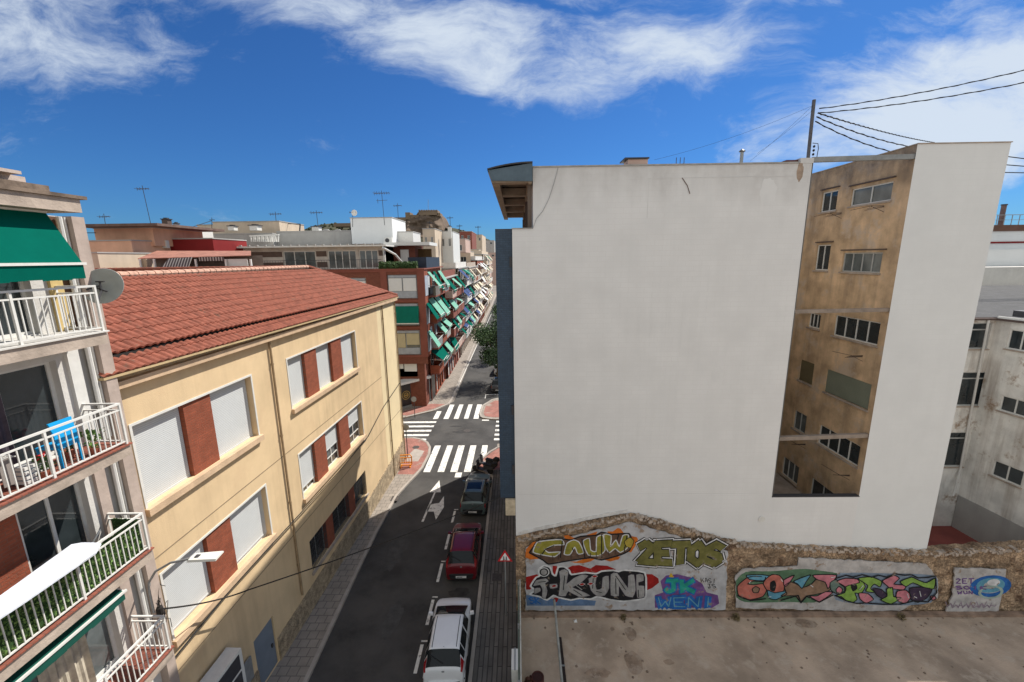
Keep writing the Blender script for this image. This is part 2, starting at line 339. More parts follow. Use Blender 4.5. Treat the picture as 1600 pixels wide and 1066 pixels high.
fl=MB(); rect(-7.75,-7.65,45,120,fl); rect(-3.95,-3.85,46,47.5,fl); rect(-3.95,-1.4,47.3,47.4,fl)
tag(fl.build('road_edge_lines',PAINT),kind='structure')
# ------------------------------------------------------------------ OCHRE BUILDING
def PF(s,z,d):
    n=Vector((1,-.03,0)).normalized(); return Vector((-9.5+.03*(s-23.4),s,z))-n*d
yb=thing('school_building','long ochre building with red tiled roof and white roller shutters','building',(-13,20,0))
up=[(9.85,14.45,9.6,11.9),(16.78,23.62,9.78,11.93)]
md=[(9.85,14.4,5.45,7.55),(16.8,23.65,5.52,7.62)]
gr=[(16.8,23.4,1.72,3.3)]
door_h=(12.65,13.8,.13,2.3)
HB=up+md+gr+[door_h]
ZE=13.42
cells(PF,9.15,27.3,0,ZE,HB,.32).build('street_wall',YEL,yb)
cells(PF,27.3,31.2,0,ZE-.05,[],.3).build('end_wall_strip',YEL2,yb)
w=MB()
A=PF(31.2,0,0); B=PF(9.15,0,0)
w.hexa([(-18,9.15,0),(B.x-.5,9.15,0),(B.x-.5,22.4,0),(-18,22.4,0),(-18,9.15,ZE-.2),(B.x-.5,9.15,ZE-.2),(B.x-.5,22.4,ZE-.2),(-18,22.4,ZE-.2)])
w.build('courtyard_wall',YEL,yb)
w=MB(); w.quad((A.x,31.2,0),(-40,31.2,0),(-40,31.2,ZE),(A.x,31.2,ZE)); w.quad((B.x,9.15,0),(-18,9.15,0),(-18,9.15,ZE),(B.x,9.15,ZE)); w.quad((-40,22.4,0),(-18,22.4,0),(-18,22.4,ZE),(-40,22.4,ZE))
w.build('gable_walls',YEL2,yb)
bk=MB(); bk.pbox(PF,9.5,23.9,0.1,ZE-.6,.34,.36); bk.build('inner_lining',DARK,yb)
def shutbay(a,b,z0,z1,sh=1.0,label=None,glass=GLASS):
    return window(yb,PF,a,b,z0,z1,.27,2,WMET,glass,sh,WROLL,.06,None,label=label)
for z0,z1 in ((9.6,11.9),(5.45,7.55)):
    shutbay(9.88,11.5,z0,z1,1 if z0>9 else .96); shutbay(12.55,14.42,z0,z1,1 if z0>9 else .94)
    m_=MB(); m_.pbox(PF,11.5,12.55,z0,z1,.05,.33); m_.build('brick_pier',BRICK,yb)
for z0,z1,shs in ((9.78,11.93,(1,1,1)),(5.52,7.62,(.86,.55,.5))):
    for (a,b),s_ in zip(((16.84,18.2),(19.25,20.75),(21.9,23.58)),shs):
        wdw=shutbay(a,b,z0,z1,s_,None if s_>.9 else 'window with its roller shutter half down')
        if s_<.6:
            q=MB(); zz=z0+.5; q.pbox(PF,a+.05,b-.05,zz-.03,zz+.03,.2,.226); q.build('transom',WMET,wdw)
    for a,b in ((18.2,19.25),(20.75,21.9)):
        m_=MB(); m_.pbox(PF,a,b,z0,z1,.05,.33); m_.build('brick_pier',BRICK,yb)
for a,b in ((16.84,18.4),(19.1,21.0),(21.75,23.36)):
    window(yb,PF,a,b,1.74,3.29,.27,2,GMET,GLASS,0,None,.05,None,True,'barred ground floor window')
for a,b in ((18.4,19.1),(21.0,21.75)):
    m_=MB(); m_.pbox(PF,a,b,1.74,3.29,.03,.33); m_.build('brick_pier',BRICK,yb)
# frames and sills around window bands
SILL=mat('ochre_sill',(.56,.40,.26),.9,.12,2,.3,20,streak=.3)
for (a,b,c,d) in up+md:
    s_=MB(); s_.pbox(PF,a-.1,b+.12,c-.2,c-.003,-.14,.2); s_.build('sill',SILL,yb)
    s_=MB(); s_.pbox(PF,a-.07,a-.003,c,d+.07,-.02,.02); s_.pbox(PF,b+.003,b+.07,c,d+.07,-.02,.02); s_.pbox(PF,a-.003,b+.003,d+.003,d+.07,-.02,.02); s_.build('window_surround',WMET,yb)
for (a,b,c,d) in gr:
    s_=MB(); s_.pbox(PF,a-.1,b+.1,c-.12,c-.003,-.08,.2); s_.build('sill',CONC,yb)
# stone plinth following the photo: about 1.3 m, 2 m at far corner
m_=MB()
def plinth(a,b,za,zb):
    n=max(1,int((b-a)/.35)); 
    for i in range(n):
        s0=a+(b-a)*i/n;s1=a+(b-a)*(i+1)/n;t=(i+.5)/n; zt=za+(zb-za)*t
        m_.pbox(PF,s0,s1,.0,zt,-.07+random.uniform(-.004,.004),.0)
plinth(9.2,12.6,1.1,1.1); m_.build('stone_plinth',STONE,yb); m_=MB(); plinth(13.86,24,1.15,1.3); plinth(24,31.15,1.3,1.9)
m_.build('stone_plinth',STONE,yb)
d_=MB(); d_.pbox(PF,12.68,13.77,.14,2.28,.05,.1); dd=d_.build('door',mat('grey_blue_steel',(.17,.20,.24),.6,.08,2),yb)
k=MB(); k.pbox(PF,13.55,13.62,1.05,1.2,.0,.05); k.build('handle',DMET,dd)
for s_,z_ in ((15.7,ZE-.2),(28.2,ZE-.3),(30.9,ZE-.3)):
    m_=MB(); m_.tube([PF(s_,z_,-.07),PF(s_,6,-.07),PF(s_,1.5 if s_<20 else .2,-.08)],.045,8); 
    for zz in (3,6,9,12): m_.tube([PF(s_,zz,-.07),PF(s_,zz+.06,-.07)],.06,8)
    m_.build('downpipe',mat('ochre_painted_pipe',(.30,.21,.12),.7,.2,3),yb)
m_=MB(); m_.pbox(PF,9.3,27.3,8.1,8.13,-.008,.01); m_.pbox(PF,9.3,31.1,4.42,4.45,-.008,.01); m_.build('render_joint',mat('dark_render_joint',(.25,.19,.12),.9),yb)
# roof
AX=Vector((-9.06,31.6,13.22))   # eave corner
def tiled(par,O,U,V,lu,lv,clip,name='roof_slope',m_=TILE,rib=.23,course=.40,amp=.055,step=.028,smooth=False):
    U=U.normalized();V=V.normalized();N_=U.cross(V).normalized()
    if N_.z<0:N_=-N_
    mb=MB(); nu=int(lu/rib*4); nc=int(lv/course)
    us=[i*rib/4 for i in range(nu+1)]
    prof=[0,.75,1,.55]
    for c in range(nc+1):
        v0=c*course; v1=min(lv,v0+course+.03)
        if v1-v0<.05: continue
        base=len(mb.v)
        for (v,h) in ((v0,-step),(v0+.0005,step),(v1,0)):
            for i,u in enumerate(us):
                j=random.uniform(-.004,.004) if v==v0 else 0
                mb.v.append(O+U*u+V*(v+j)+N_*(amp*prof[i%4]+h))
        n=len(us)
        for i in range(n-1):
            uc=us[i]+rib/8
            if not clip(uc,(v0+v1)/2): continue
            mb.f.append((base+i,base+i+1,base+n+i+1,base+n+i)); mb.f.append((base+n+i,base+n+i+1,base+2*n+i+1,base+2*n+i))
    return mb.build(name,m_,par)
rf=MB() # underlay box of roof (soffit)
E0=Vector((-9.56,9.1,13.40)); E1=AX.copy()
U=(E1-E0); 
R0=Vector((-13.5,9.1,15.45)); R1=Vector((-13.5,27.0,15.45))
V=(R0-E0); V=(V-V.dot(U.normalized())*U.normalized())
Lu=U.length; Lv=V.length
hipf=lambda u,v: u< Lu-(4.6*v/Lv)*1.0
tiled(yb,E0,U,V,Lu,.62,hipf,'roof_apron')
Vn=V.normalized(); Nn=U.normalized().cross(Vn); Nn=Nn if Nn.z>0 else -Nn
tiled(yb,E0+Vn*.62+Nn*.13,U,V,Lu,Lv-.6,lambda u,v:hipf(u,v+.62),'roof_slope')
# far hip slope (towards +Y) and back wing slopes
s_=MB(); s_.quad(E1+Vector((0,0,.05)),(-40,31.6,13.25),(-40,27,15.5),(-13.5,27,15.5)); 
s_.quad((-17.9,22.4,13.4),(-17.9,9.1,13.4),(-13.55,9.1,15.47),(-13.55,27,15.47))
s_.build('rear_roof',TILE,yb)
tiled(yb,Vector((-40,22.6,13.4)),Vector((1,0,0)),Vector((0,4.4,2.1)),26.6,4.87,lambda u,v: -40+u< -17.9+4.4*v/4.87,'wing_roof_slope')
u_=MB(); u_.hexa([E0+Vector((0,0,-.06)),E1+Vector((0,0,-.06)),(-40,31.5,13.1),(-18,9.1,13.1),E0+Vector((0,0,.0)),E1+Vector((0,0,.0)),(-40,31.5,13.16),(-18,9.1,13.16)])
u_.build('eave_soffit',mat('ochre_soffit',(.48,.36,.20),.9,.1,2),yb)
u_=MB(); u_.pbox(lambda s,z,d:PF(s,z,d),9.15,31.2,12.98,13.16,-.2,0); u_.build('eave_moulding',SILL,yb)
rc=MB()
def ridgecaps(a,b,r=.12,st=.4):
    a=Vector(a);b=Vector(b);n=int((b-a).length/st)
    for i in range(n):
        p=a.lerp(b,i/n);q=a.lerp(b,(i+1.08)/n); rc.tube([p,q],r,8,r*.82)
ridgecaps(E1+Vector((-.1,-.1,.12)),(-13.5,27,15.62)); ridgecaps((-13.5,27,15.6),(-40,27,15.6))
rc.build('ridge_caps',TILE,yb)
rc=MB(); ridgecaps((-13.5,9.1,15.6),(-13.5,27,15.6),.13,.35); rc.build('mortared_ridge',TILEP,yb)
gu=MB(); gu.bar(E0+Vn*.6+Nn*.05,E1+Vn*.6+Nn*.05+Vector((-.5,-.6,0)),.05,.1); gu.build('roof_gap_shade',DARK,yb)  # dark bar stands in for the shade in the gap between roof layers
# AC unit on ochre wall
ac=thing('air_conditioner','white air conditioner unit on ochre wall below the street lamp','air conditioner',(-9.4,10.7,2.0))
m_=MB(); m_.pbox(PF,10.15,11.35,2.0,3.5,-.62,-.12); m_.build('casing',WMET,ac)
m_=MB(); m_.pbox(PF,10.25,11.2,2.1,2.75,-.64,-.622); m_.pbox(PF,10.25,11.2,2.85,3.4,-.64,-.622); m_.build('grille',DMET,ac)
m_=MB(); m_.pbox(PF,10.3,10.36,1.9,2.0,-.6,-.01); m_.pbox(PF,11.1,11.16,1.9,2.0,-.6,-.01); m_.build('bracket',GMET,ac)
eb=MB(); eb.pbox(PF,11.7,12.3,1.2,2.1,-.12,-.075); tag(eb.build('meter_box',GMET),'grey meter box on ochre wall beside the steel door','meter box')
# ------------------------------------------------------------------ LEFT BALCONY BUILDING
XW=-9.8; XB=-8.9; YR=8.73; YL=2.0
lb=thing('balcony_building','weathered apartment house with white railed balconies at left','building',(-12,5,0))
PW=pX(XW)
lz=[14.58,11.97,9.25,6.4,3.5]   # slab tops
holes=[]
holes=[(2.4,8.3,14.6,16.7),(5.55,8.42,11.99,14.0),(7.15,8.42,9.27,11.3),(6.3,8.42,6.42,8.45),(6.3,8.42,3.52,5.5)]
cells(PW,-4,9.42,0,17.0,holes,.25).build('street_wall',WOFF,lb)
m_=MB(); m_.box(-20,XW-.3,-4,9.4,0,17.0); m_.build('core',WOFF,lb)
PIL=mat('beige_pilaster',(.42,.34,.29),.92,.12,2,.3,streak=.4)
YPAN=mat('yellow_painted_panel',(.58,.43,.18),.9,.1,2,.2)
m_=MB(); m_.box(XW,XW+.22,9.16,9.43,0,17.0); m_.build('corner_pilaster',PIL,lb)
for i,z in enumerate(lz[:4]):
    zt=16.98 if i==0 else lz[i-1]-.32
    m_=MB(); m_.box(XW,XW+.07,8.6,8.84,z,zt); m_.build('wall_panel',[YPAN,WMET,PIL,PIL][i],lb)
    m_=MB(); m_.box(XW,XW+.04,8.86,9.15,z,zt); m_.build('grey_brown_panel',GREYW if i else WOOD,lb)  # narrow panel, brown on the top floor, grey on the others
    m_=MB(); m_.tube([(XW+.12,9.0,z),(XW+.12,9.0,zt)],.05,8); m_.tube([(XW+.1,9.12,z),(XW+.1,9.12,zt)],.022,8); m_.build('downpipe',WMET if i else WMET,lb)
# slabs / balconies
for i,z in enumerate(lz):
    m_=MB(); m_.box(XW,XB,-4,YR,z-.28,z-.03); sl=m_.build('balcony_slab',CONC,lb)
    m_=MB(); m_.box(XW+.002,XB+.04,-4,YR+.04,z-.03,z); m_.build('floor_tiles',TERRA if i>0 else WOFF,sl)
    railing(sl,[(XW+.05,YR-.04),(XB-.02,YR-.04),(XB-.02,-4)],z,.95)
# roof cornice
m_=MB(); m_.box(-14,XB,-4,8.75,17.02,17.28); m_.build('cornice',CONC,lb)
m_=MB(); m_.box(-14,XB+.05,-4,8.86,17.283,17.35); m_.box(-13.9,XB-.25,-4,8.45,17.35,17.5);m_.build('cornice_cap',mat('dark_stained_cap',(.16,.12,.09),.95,.4,3,.4),lb)
m_=MB(); m_.box(-13.8,XB-.4,-4,8.2,17.5,17.62)
for k in range(24): m_.box(XB-.7,XB-.22+random.uniform(-.04,.04),-4+k*.5,-3.53+k*.5,17.62,17.66+random.uniform(0,.03))
m_.build('roof_edge_tiles',mat('pale_roof_edge',(.40,.33,.28),.95,.25,2,.3),lb)
# windows behind balconies
window(lb,PW,2.4,8.3,14.6,16.6,.2,6,WMET,GLASS,0,fw=.06)
window(lb,PW,5.55,8.42,12.0,14.0,.2,3,WMET,GLASS,0,fw=.07)
window(lb,PW,7.15,8.42,9.28,11.3,.2,2,WMET,GLASS,0,fw=.07)
window(lb,PW,6.3,8.42,6.43,8.45,.2,2,WMET,GLASSG,0,fw=.08)
window(lb,PW,6.3,8.42,3.53,5.5,.2,2,WMET,GLASS,0,fw=.08)
m_=MB(); m_.box(XW+.002,XW+.03,1,7.1,9.25,11.68); m_.build('brick_facing',BRICK,lb)
m_=MB(); m_.box(XW+.002,XW+.03,1,6.2,6.4,8.6); m_.build('brick_facing',BRICK,lb)
CURT=mat('beige_curtain_cloth',(.42,.38,.30),.9,.2,6)
CURD=mat('dark_mauve_curtain_cloth',(.07,.055,.07),.9,.2,6)
def curtain(y0,y1,z0,z1,m2,x=XW-.1,par=lb,top=None):
    mb=MB(); n=int((y1-y0)/.04); 
    for i in range(n):
        a=y0+(y1-y0)*i/n;b=y0+(y1-y0)*(i+1)/n; xa=x+.03*math.sin(a*38)+.02*math.sin(a*17); xb=x+.03*math.sin(b*38)+.02*math.sin(b*17)
        mb.quad((xa,a,z0),(xb,b,z0),(xb,b,z1),(xa,a,z1))
    return mb.build('curtain',m2,par)
curtain(6.0,7.45,12.0,13.98,CURD,XW-.12)
curtain(6.9,7.8,6.45,8.4,CURT,XW-.12)
# top awning
def awning(par,y0,y1,x0,z0,x1,z1,val,m2,name='awning',barm=WMET,scal=True):
    mb=MB(); n=24
    T=.015
    for i in range(n):
        a=y0+(y1-y0)*i/n;b=y0+(y1-y0)*(i+1)/n
        mb.hexa([(x0,a,z0-T),(x1,a,z1-T),(x1,b,z1-T),(x0,b,z0-T),(x0,a,z0),(x1,a,z1),(x1,b,z1),(x0,b,z0)])
        dz=(.035*abs(math.sin(i*.8)) if scal else 0)
        mb.hexa([(x1,a,z1-val-dz),(x1+.012,a,z1-val-dz),(x1+.012,b,z1-val-dz*.9),(x1,b,z1-val-dz*.9),(x1,a,z1-.03),(x1+.012,a,z1-.03),(x1+.012,b,z1-.03),(x1,b,z1-.03)])
    o=mb.build(name,m2,par); k=MB(); k.bar((x1+.02,y0-.03,z1-.02),(x1+.02,y1+.05,z1-.02),.04,.05); k.tube([(x0,y0,z0+.03),(x0,y1,z0+.03)],.05,8); k.bar((x1,y1+.02,z1-.03),(XW+.1,y1+.02,z1+.25),.025); k.build('front_bar',barm,o)
    return o
aw=awning(lb,2.2,8.42,-9.3,17.0,XB+.12,16.02,.30,GREENA)
aw2=awning(lb,2.0,8.0,XW+.25,8.85,XB-.1,8.72,.2,mat('dark_green_awning_canvas',(.005,.07,.05),.9,.1,2),'rolled_awning')
# dish
sd=thing('satellite_dish','round grey satellite dish on the top balcony corner','satellite dish',(-9.15,8.95,15.3))
m_=MB(); C0=atY(163,448,9.35); ax=Vector((.25,-.9,.30)).normalized(); a_=ax.orthogonal().normalized(); b_=ax.cross(a_)
R_=.40; rings=[]
vs=[];n=28
for j,(rr,h) in enumerate(((0.001,0),(.35,.02),(.7,.07),(1,.15),(1.02,.145),(.7,.05),(.35,0),(.001,-.02))):
    for k in range(n):
        t=2*math.pi*k/n; vs.append(C0+ax*(-h*R_*-1)+ (a_*math.cos(t)+b_*math.sin(t))*rr*R_)
m_.add(vs,[(j*n+k,j*n+(k+1)%n,(j+1)*n+(k+1)%n,(j+1)*n+k) for j in range(7) for k in range(n)])
m_.build('reflector',mat('grey_dish_paint',(.33,.35,.33),.5,.08,4),sd,smooth=True)
m_=MB(); Bk=C0+ax*-.03; m_.bar(C0+ax*.12+Vector((0,0,.09)),C0+ax*.12+Vector((-.02,0,-.16)),.03); m_.bar(C0+ax*.12+Vector((-.09,0,.08)),C0+ax*.12+Vector((.1,0,.08)),.03); m_.bar(C0+ax*.12+Vector((-.1,0,-.06)),C0+ax*.12+Vector((.12,0,-.14)),.03); m_.bar(C0+ax*.1,C0+ax*.1+Vector((-.25,-.1,-.08)),.035)
m_.bar(C0+ax*.1+Vector((0,0,-.1)),Vector((-9.0,8.75,15.15)),.03)
m_.build('mounting_arm',DMET,sd)
# balcony contents
ch=thing('plastic_chair','bright blue plastic chair back above the second balcony rail','chair',(-9.35,7.75,11.97))
BLUE=mat('sky_blue_plastic',(.01,.30,.62),.4,.05,3)
m_=MB()
for i in range(5):
    z0=12.42+i*.1; m_.hexa([(-9.15-.02*i,7.55,z0),(-9.12-.02*i,7.55,z0),(-9.12-.02*i,7.95,z0),(-9.15-.02*i,7.95,z0),(-9.17-.02*i,7.53,z0+.1),(-9.14-.02*i,7.53,z0+.1),(-9.14-.02*i,7.97,z0+.1),(-9.17-.02*i,7.97,z0+.1)])
m_.build('backrest',BLUE,ch)
m_=MB(); m_.box(-9.6,-9.13,7.53,7.97,12.38,12.42); m_.build('seat',BLUE,ch)
for x,y in ((-9.58,7.56),(-9.16,7.56),(-9.58,7.94),(-9.16,7.94)):
    m_=MB(); m_.bar((x,y,11.97),(x,y,12.38),.035); m_.build('leg',BLUE,ch)
# clothes rack on second balcony
cr=thing('drying_rack','white wire drying rack with laundry on the second balcony','drying rack',(-9.3,6.0,11.97))
m_=MB()
for k in range(9): x=-9.6+k*.065; m_.bar((x,5.1,12.62),(x,6.8,12.62),.012)
for y in (5.1,6.8): m_.bar((-9.6,y,12.62),(-9.06,y,12.62),.02)
for y in (5.4,6.5): m_.bar((-9.6,y,11.98),(-9.06,y,12.6),.018); m_.bar((-9.06,y,11.98),(-9.6,y,12.6),.018)
m_.build('frame',WMET,cr)
rng=random.Random(3)
for k in range(7):
    y=5.15+k*.23; m_=MB(); x=-9.05-.06*(k%3); m_.hexa([(x,y,12.15+.1*(k%2)),(x+.012,y,12.15),(x+.012,y+.2,12.15),(x,y+.2,12.15+.1*(k%2)),(x,y,12.64),(x+.012,y,12.64),(x+.012,y+.2,12.64),(x,y+.2,12.64)])
    m_.build('laundry',[WMET,mat('red_cloth',(.25,.22,.2),.9),mat('grey_blue_cloth',(.2,.25,.3),.9),WMET,GREYW][k%5],cr)
cx=thing('storage_crate','white slatted crate beside the drying rack on the second balcony','crate',(-9.25,7.0,11.97))
m_=MB()
for k in range(4): m_.box(-9.45,-9.1,6.9,7.35,12.0+.09*k,12.06+.09*k)
m_.build('slats',WMET,cx); m_=MB(); m_.box(-9.43,-9.12,6.92,7.33,11.98,12.3); m_.build('contents',mat('grey_blue_cloth',(.2,.25,.3),.9),cx)
def pot(x,y,z,r,lab,leafm,hh=.35,flower=None,grp='flower pots on the balcony'):
    t=thing('potted_plant',lab,'potted plant',(x,y,z),grp)
    m_=MB(); m_.lathe((x,y,z),[(r*.7,0),(r,r*1.5),(r*.93,r*1.5),(r*.9,r*1.3)],12); m_.build('pot',mat('terracotta_pot',(.36,.12,.07),.85,.15,6),t)
    m_=MB(); rg=random.Random(int(x*100+y*37)); 
    for k in range(70):
        c=Vector((x,y,z+r*1.5+hh*.5))+Vector((rg.gauss(0,r*.6),rg.gauss(0,r*.6),rg.uniform(-hh*.5,hh*.5))); s=.05
        a=Vector((rg.gauss(0,1),rg.gauss(0,1),rg.gauss(0,1))).normalized()*s; b=a.orthogonal().normalized()*s*.6
        m_.quad(c-a,c+b,c+a,c-b)
    m_.build('leaves',leafm,t)
    if flower:
        m_=MB()
        for k in range(14):
            c=Vector((x,y,z+r*1.5+hh*.8))+Vector((rg.gauss(0,r*.6),rg.gauss(0,r*.6),rg.uniform(-hh*.3,hh*.3))); m_.lathe(c,[(.005,-.02),(.03,0),(.005,.02)],6)
        m_.build('flowers',flower,t)
REDF=mat('red_petals',(.5,.03,.03),.7,.1,5)
pot(-9.15,8.2,11.98,.11,'green potted plant at right end of the second balcony',LEAF[2],.4,None)
pot(-9.1,7.2,11.98,.1,'red flowered pot beside the blue chair on the second balcony',LEAF[0],.3,REDF)
pot(-9.5,8.0,11.98,.12,'dark leafed pot behind the blue chair on the second balcony',LEAF[1],.4,REDF)
pot(-9.05,5.2,11.98,.12,'terracotta pot with red flowers under the drying rack',LEAF[0],.22,REDF)
# hedge screen third balcony
hs=thing('hedge_screen','artificial green hedge screen tied inside the third balcony rail','hedge screen',(XB-.08,5,9.25))
m_=MB(); m_.box(XB-.105,XB-.095,0,YR-.1,9.3,10.1); m_.box(XW+.2,XB-.1,YR-.115,YR-.105,9.3,10.1); m_.build('backing_mesh',mat('green_netting',(.03,.07,.02),.9,.3,20),hs)
m_=MB(); rg=random.Random(9)
for k in range(5200):
    if k%8: c=Vector((XB-.085+rg.uniform(-.02,.02),rg.uniform(2.5,YR-.1),rg.uniform(9.31,10.1)))
    else: c=Vector((rg.uniform(XW+.2,XB-.1),YR-.09+rg.uniform(-.02,.02),rg.uniform(9.31,10.1)))
    a=Vector((rg.gauss(0,.6),rg.gauss(0,1),rg.gauss(0,1))).normalized()*.035; b=a.orthogonal().normalized()*.02
    m_.quad(c-a,c+b,c+a,c-b)
m_.build('leaves',mat('plastic_hedge_leaves',(.15,.25,.07),.6,.6,18),hs)
# ironing board
ib=thing('ironing_board','long white quilted ironing board lying along the third balcony rail','ironing board',(-8.95,6.3,10.25))
p0=atX(10,945,-8.95); p1=atX(150,852,-9.1)
def bd(P_,t): return P_
ZB_=10.3
q=[atZ(128.5,850,ZB_),atZ(145,850,ZB_),atZ(158.5,851,ZB_),atZ(150,866,ZB_),atZ(40,942,ZB_),atZ(-40,995,ZB_),atZ(-90,990,ZB_),atZ(0,934,ZB_),atZ(112,853,ZB_)]
m_=MB(); m_.extr(q,(0,0,.035)); bdo=m_.build('board_cover',mat('white_quilted_cover',(.66,.69,.75),.9,.1,9,brick=('w',5,.08,(.5,.52,.56),.008,(1,1,1))),ib)
m_=MB(); m_.bar((-9.12,7.0,10.28),(-9.3,8.1,9.4),.025); m_.bar((-9.2,8.0,10.28),(-9.3,7.1,9.4),.025); m_.build('folding_legs',GMET,ib)
# ------------------------------------------------------------------ WHITE BUILDING (right)
YW=16.4
wb=thing('white_building','tall windowless white party wall with blue tiled street side and roof canopy','building',(5,22,0))
PWY=pY(YW)
m_=MB()
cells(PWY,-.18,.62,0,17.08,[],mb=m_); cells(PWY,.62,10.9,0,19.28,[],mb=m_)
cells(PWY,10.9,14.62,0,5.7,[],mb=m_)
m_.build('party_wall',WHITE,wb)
m_=MB(); cells(PWY,10.72,10.94,0,19.46,[],mb=m_)
m_=MB(); m_.box(10.45,10.94,YW-.012,YW+.3,19.28,19.46); m_.build('wall_end_upstand',WHITE,wb)
m_=MB(); m_.box(7.2,10.94,YW-.012,YW+.0,19.0,19.26); 
BE=32.3
m_=MB()
m_.quad((10.94,YW,0),(10.94,24,0),(10.94,24,19.3),(10.94,YW,19.3)) 
m_.quad((10.94,24,0),(10.94,BE,0),(10.94,BE,19.3),(10.94,24,19.3))
m_.quad((-.18,BE,0),(10.94,BE,0),(10.94,BE,17.08),(-.18,BE,17.08)); m_.quad((.62,BE,17.08),(10.94,BE,17.08),(10.94,BE,19.3),(.62,BE,19.3))
m_.quad((.62,YW,17.08),(.62,BE,17.08),(.62,BE,19.3),(.62,YW,19.3))
m_.quad((.62,YW,19.28),(10.94,YW,19.28),(10.94,BE,19.28),(.62,BE,19.28)); m_.quad((-.18,YW,17.08),(.62,YW,17.08),(.62,BE,17.08),(-.18,BE,17.08))
m_.quad((-.18,YW,0),(-.18,BE,0),(-.18,BE,17.08),(-.18,YW,17.08))
m_.build('shell_walls',WOFF,wb)
m_=MB(); m_.box(.6,10.45,YW-.035,YW+.25,19.283,19.33); m_.box(-.2,.62,YW-.03,YW+.25,17.083,17.12); m_.build('parapet_capping',mat('grey_capping',(.35,.34,.32),.8,.2,3),wb)
# bay
m_=MB(); m_.quad((-.84,YW+.12,5.68),(-.181,YW+.12,5.68),(-.181,YW+.12,17.05),(-.84,YW+.12,17.05)); bay=m_.build('bay_end_wall',SLATE,wb)
PB=pX(-.84,-1)
bh=[(y,y+1.8,z,z+1.3) for z in (7,9.8,12.6,15.2) for y in (18,21.5,25,28)]
cells(PB,YW+.12,BE-.5,5.68,17.05,bh,.2).build('bay_side_wall',SLATEY,wb)
for a,b,c,d in bh: window(wb,PB,a,b,c,d,.15,2,WMET,GLASS,0)
m_=MB(); m_.box(-.84,-.18,YW+.13,BE-.5,17.05,17.1); m_.box(-.84,-.18,YW+.13,BE-.5,5.6,5.68); m_.box(-.84,-.18,BE-.52,BE-.5,5.68,17.05); m_.build('bay_top',DMET,wb)
for z in (15.9,12.7,9.8,7.1): 
    m_=MB(); m_.box(-.3,-.2,YW+.05,YW+.12,z-.25,z+.15); m_.build('dark_vent',DMET,wb)  # small dark vent boxes for the notches beside the bay
m_=MB(); m_.box(-.62,-.19,YW-.02,YW+.1,4.9,5.66); m_.build('wall_plate',mat('stained_cream_plate',(.50,.42,.30),.9,.2,4),wb)
# canopy
m_=MB()
cx0,cx1=-1.06,.60
zt=lambda x:19.17+.22*(1-((cx1-x)/(cx1-cx0))**2)
xs=[cx0+(cx1-cx0)*i/8 for i in range(9)]
for i in range(8):
    a,b=xs[i],xs[i+1]
    m_.hexa([(a,YW-.3,zt(a)),(b,YW-.3,zt(b)),(b,BE-.7,zt(b)),(a,BE-.7,zt(a)),(a,YW-.3,zt(a)+.05),(b,YW-.3,zt(b)+.05),(b,BE-.7,zt(b)+.05),(a,BE-.7,zt(a)+.05)])
can=m_.build('roof_canopy',DMET,wb)
FASC=mat('slate_blue_fascia',(.09,.13,.16),.6,.12,3)
BEAM=mat('tan_beam_paint',(.30,.24,.18),.8,.15,3)
m_=MB()
m_.hexa([(cx0+.15,YW-.26,18.80),(cx1,YW-.26,18.76),(cx1,YW-.2,18.76),(cx0+.15,YW-.2,18.80),(cx0+.03,YW-.26,19.165),(cx1,YW-.26,19.385),(cx1,YW-.2,19.385),(cx0+.03,YW-.2,19.165)])
m_.build('fascia',FASC,can)
m_=MB(); m_.hexa([(cx0+.15,YW-.19,18.74),(cx0+.42,YW-.19,18.74),(cx0+.42,BE-.75,18.74),(cx0+.15,BE-.75,18.74),(cx0+.02,YW-.19,19.1),(cx0+.42,YW-.19,19.1),(cx0+.42,BE-.75,19.1),(cx0+.02,BE-.75,19.1)]); m_.box(cx1-.16,cx1-.02,YW-.19,BE-.75,18.7,19.06)
y=YW-.19
while y<BE-.8: m_.box(cx0+.421,cx1-.161,y,y+.5,18.74,19.06); y+=3.35
m_.build('underside_beams',BEAM,can)
m_=MB(); m_.box(cx0+.1,cx1,YW-.18,BE-.75,19.105,19.13); m_.build('underside_panel',mat('brown_soffit',(.16,.12,.09),.8,.15,2),can)
m_=MB()
for y in (YW+.1,YW+5,YW+10,BE-.9): m_.box(.42,.58,y,y+.16,17.1,18.72)
m_.build('canopy_posts',mat('brown_post',(.13,.10,.08),.8),can)
# chimney box & cap
t=thing('brick_chimney','low brick chimney with flat dark cap on the white wall top','chimney',(4.4,16.9,19.28))
m_=MB(); m_.box(4.15,4.88,16.45,17.1,19.28,19.52); m_.build('stack',PINK,t)
m_=MB(); m_.box(4.02,4.92,16.4,17.2,19.53,19.58); m_.build('cap',DMET,t)
t=thing('flue_pipe','slim dark flue pipe with a cap above the white wall','flue',(8.2,16.8,19.28))
m_=MB(); m_.tube([(8.55,16.9,19.2),(8.55,16.9,19.82)],.06,10); m_.build('pipe',GMET,t); m_=MB(); m_.lathe((8.55,16.9,19.82),[(.11,0),(.11,.03),(.02,.1)],10); m_.build('cap',DMET,t)
t=thing('antenna_stub','short forked antenna stub behind the white wall top','antenna',(6.4,17.2,19.28))
m_=MB(); 
for x in (6.2,6.35,6.5): m_.bar((x,17.2,19.3),(x,17.2,19.72),.02)
m_.bar((6.2,17.2,19.45),(6.5,17.2,19.5),.02); m_.build('rods',DMET,t)
for bx_ in ((4.9,10.4,18.83,18.842),(-.1,10.4,5.9,5.908),(4.93,4.942,17.4,18.82)):
    m_=MB(); m_.box(bx_[0],bx_[1],YW-.004,YW-.001,bx_[2],bx_[3]); m_.build('render_joint',mat('faint_joint',(.56,.555,.54),.9),wb)
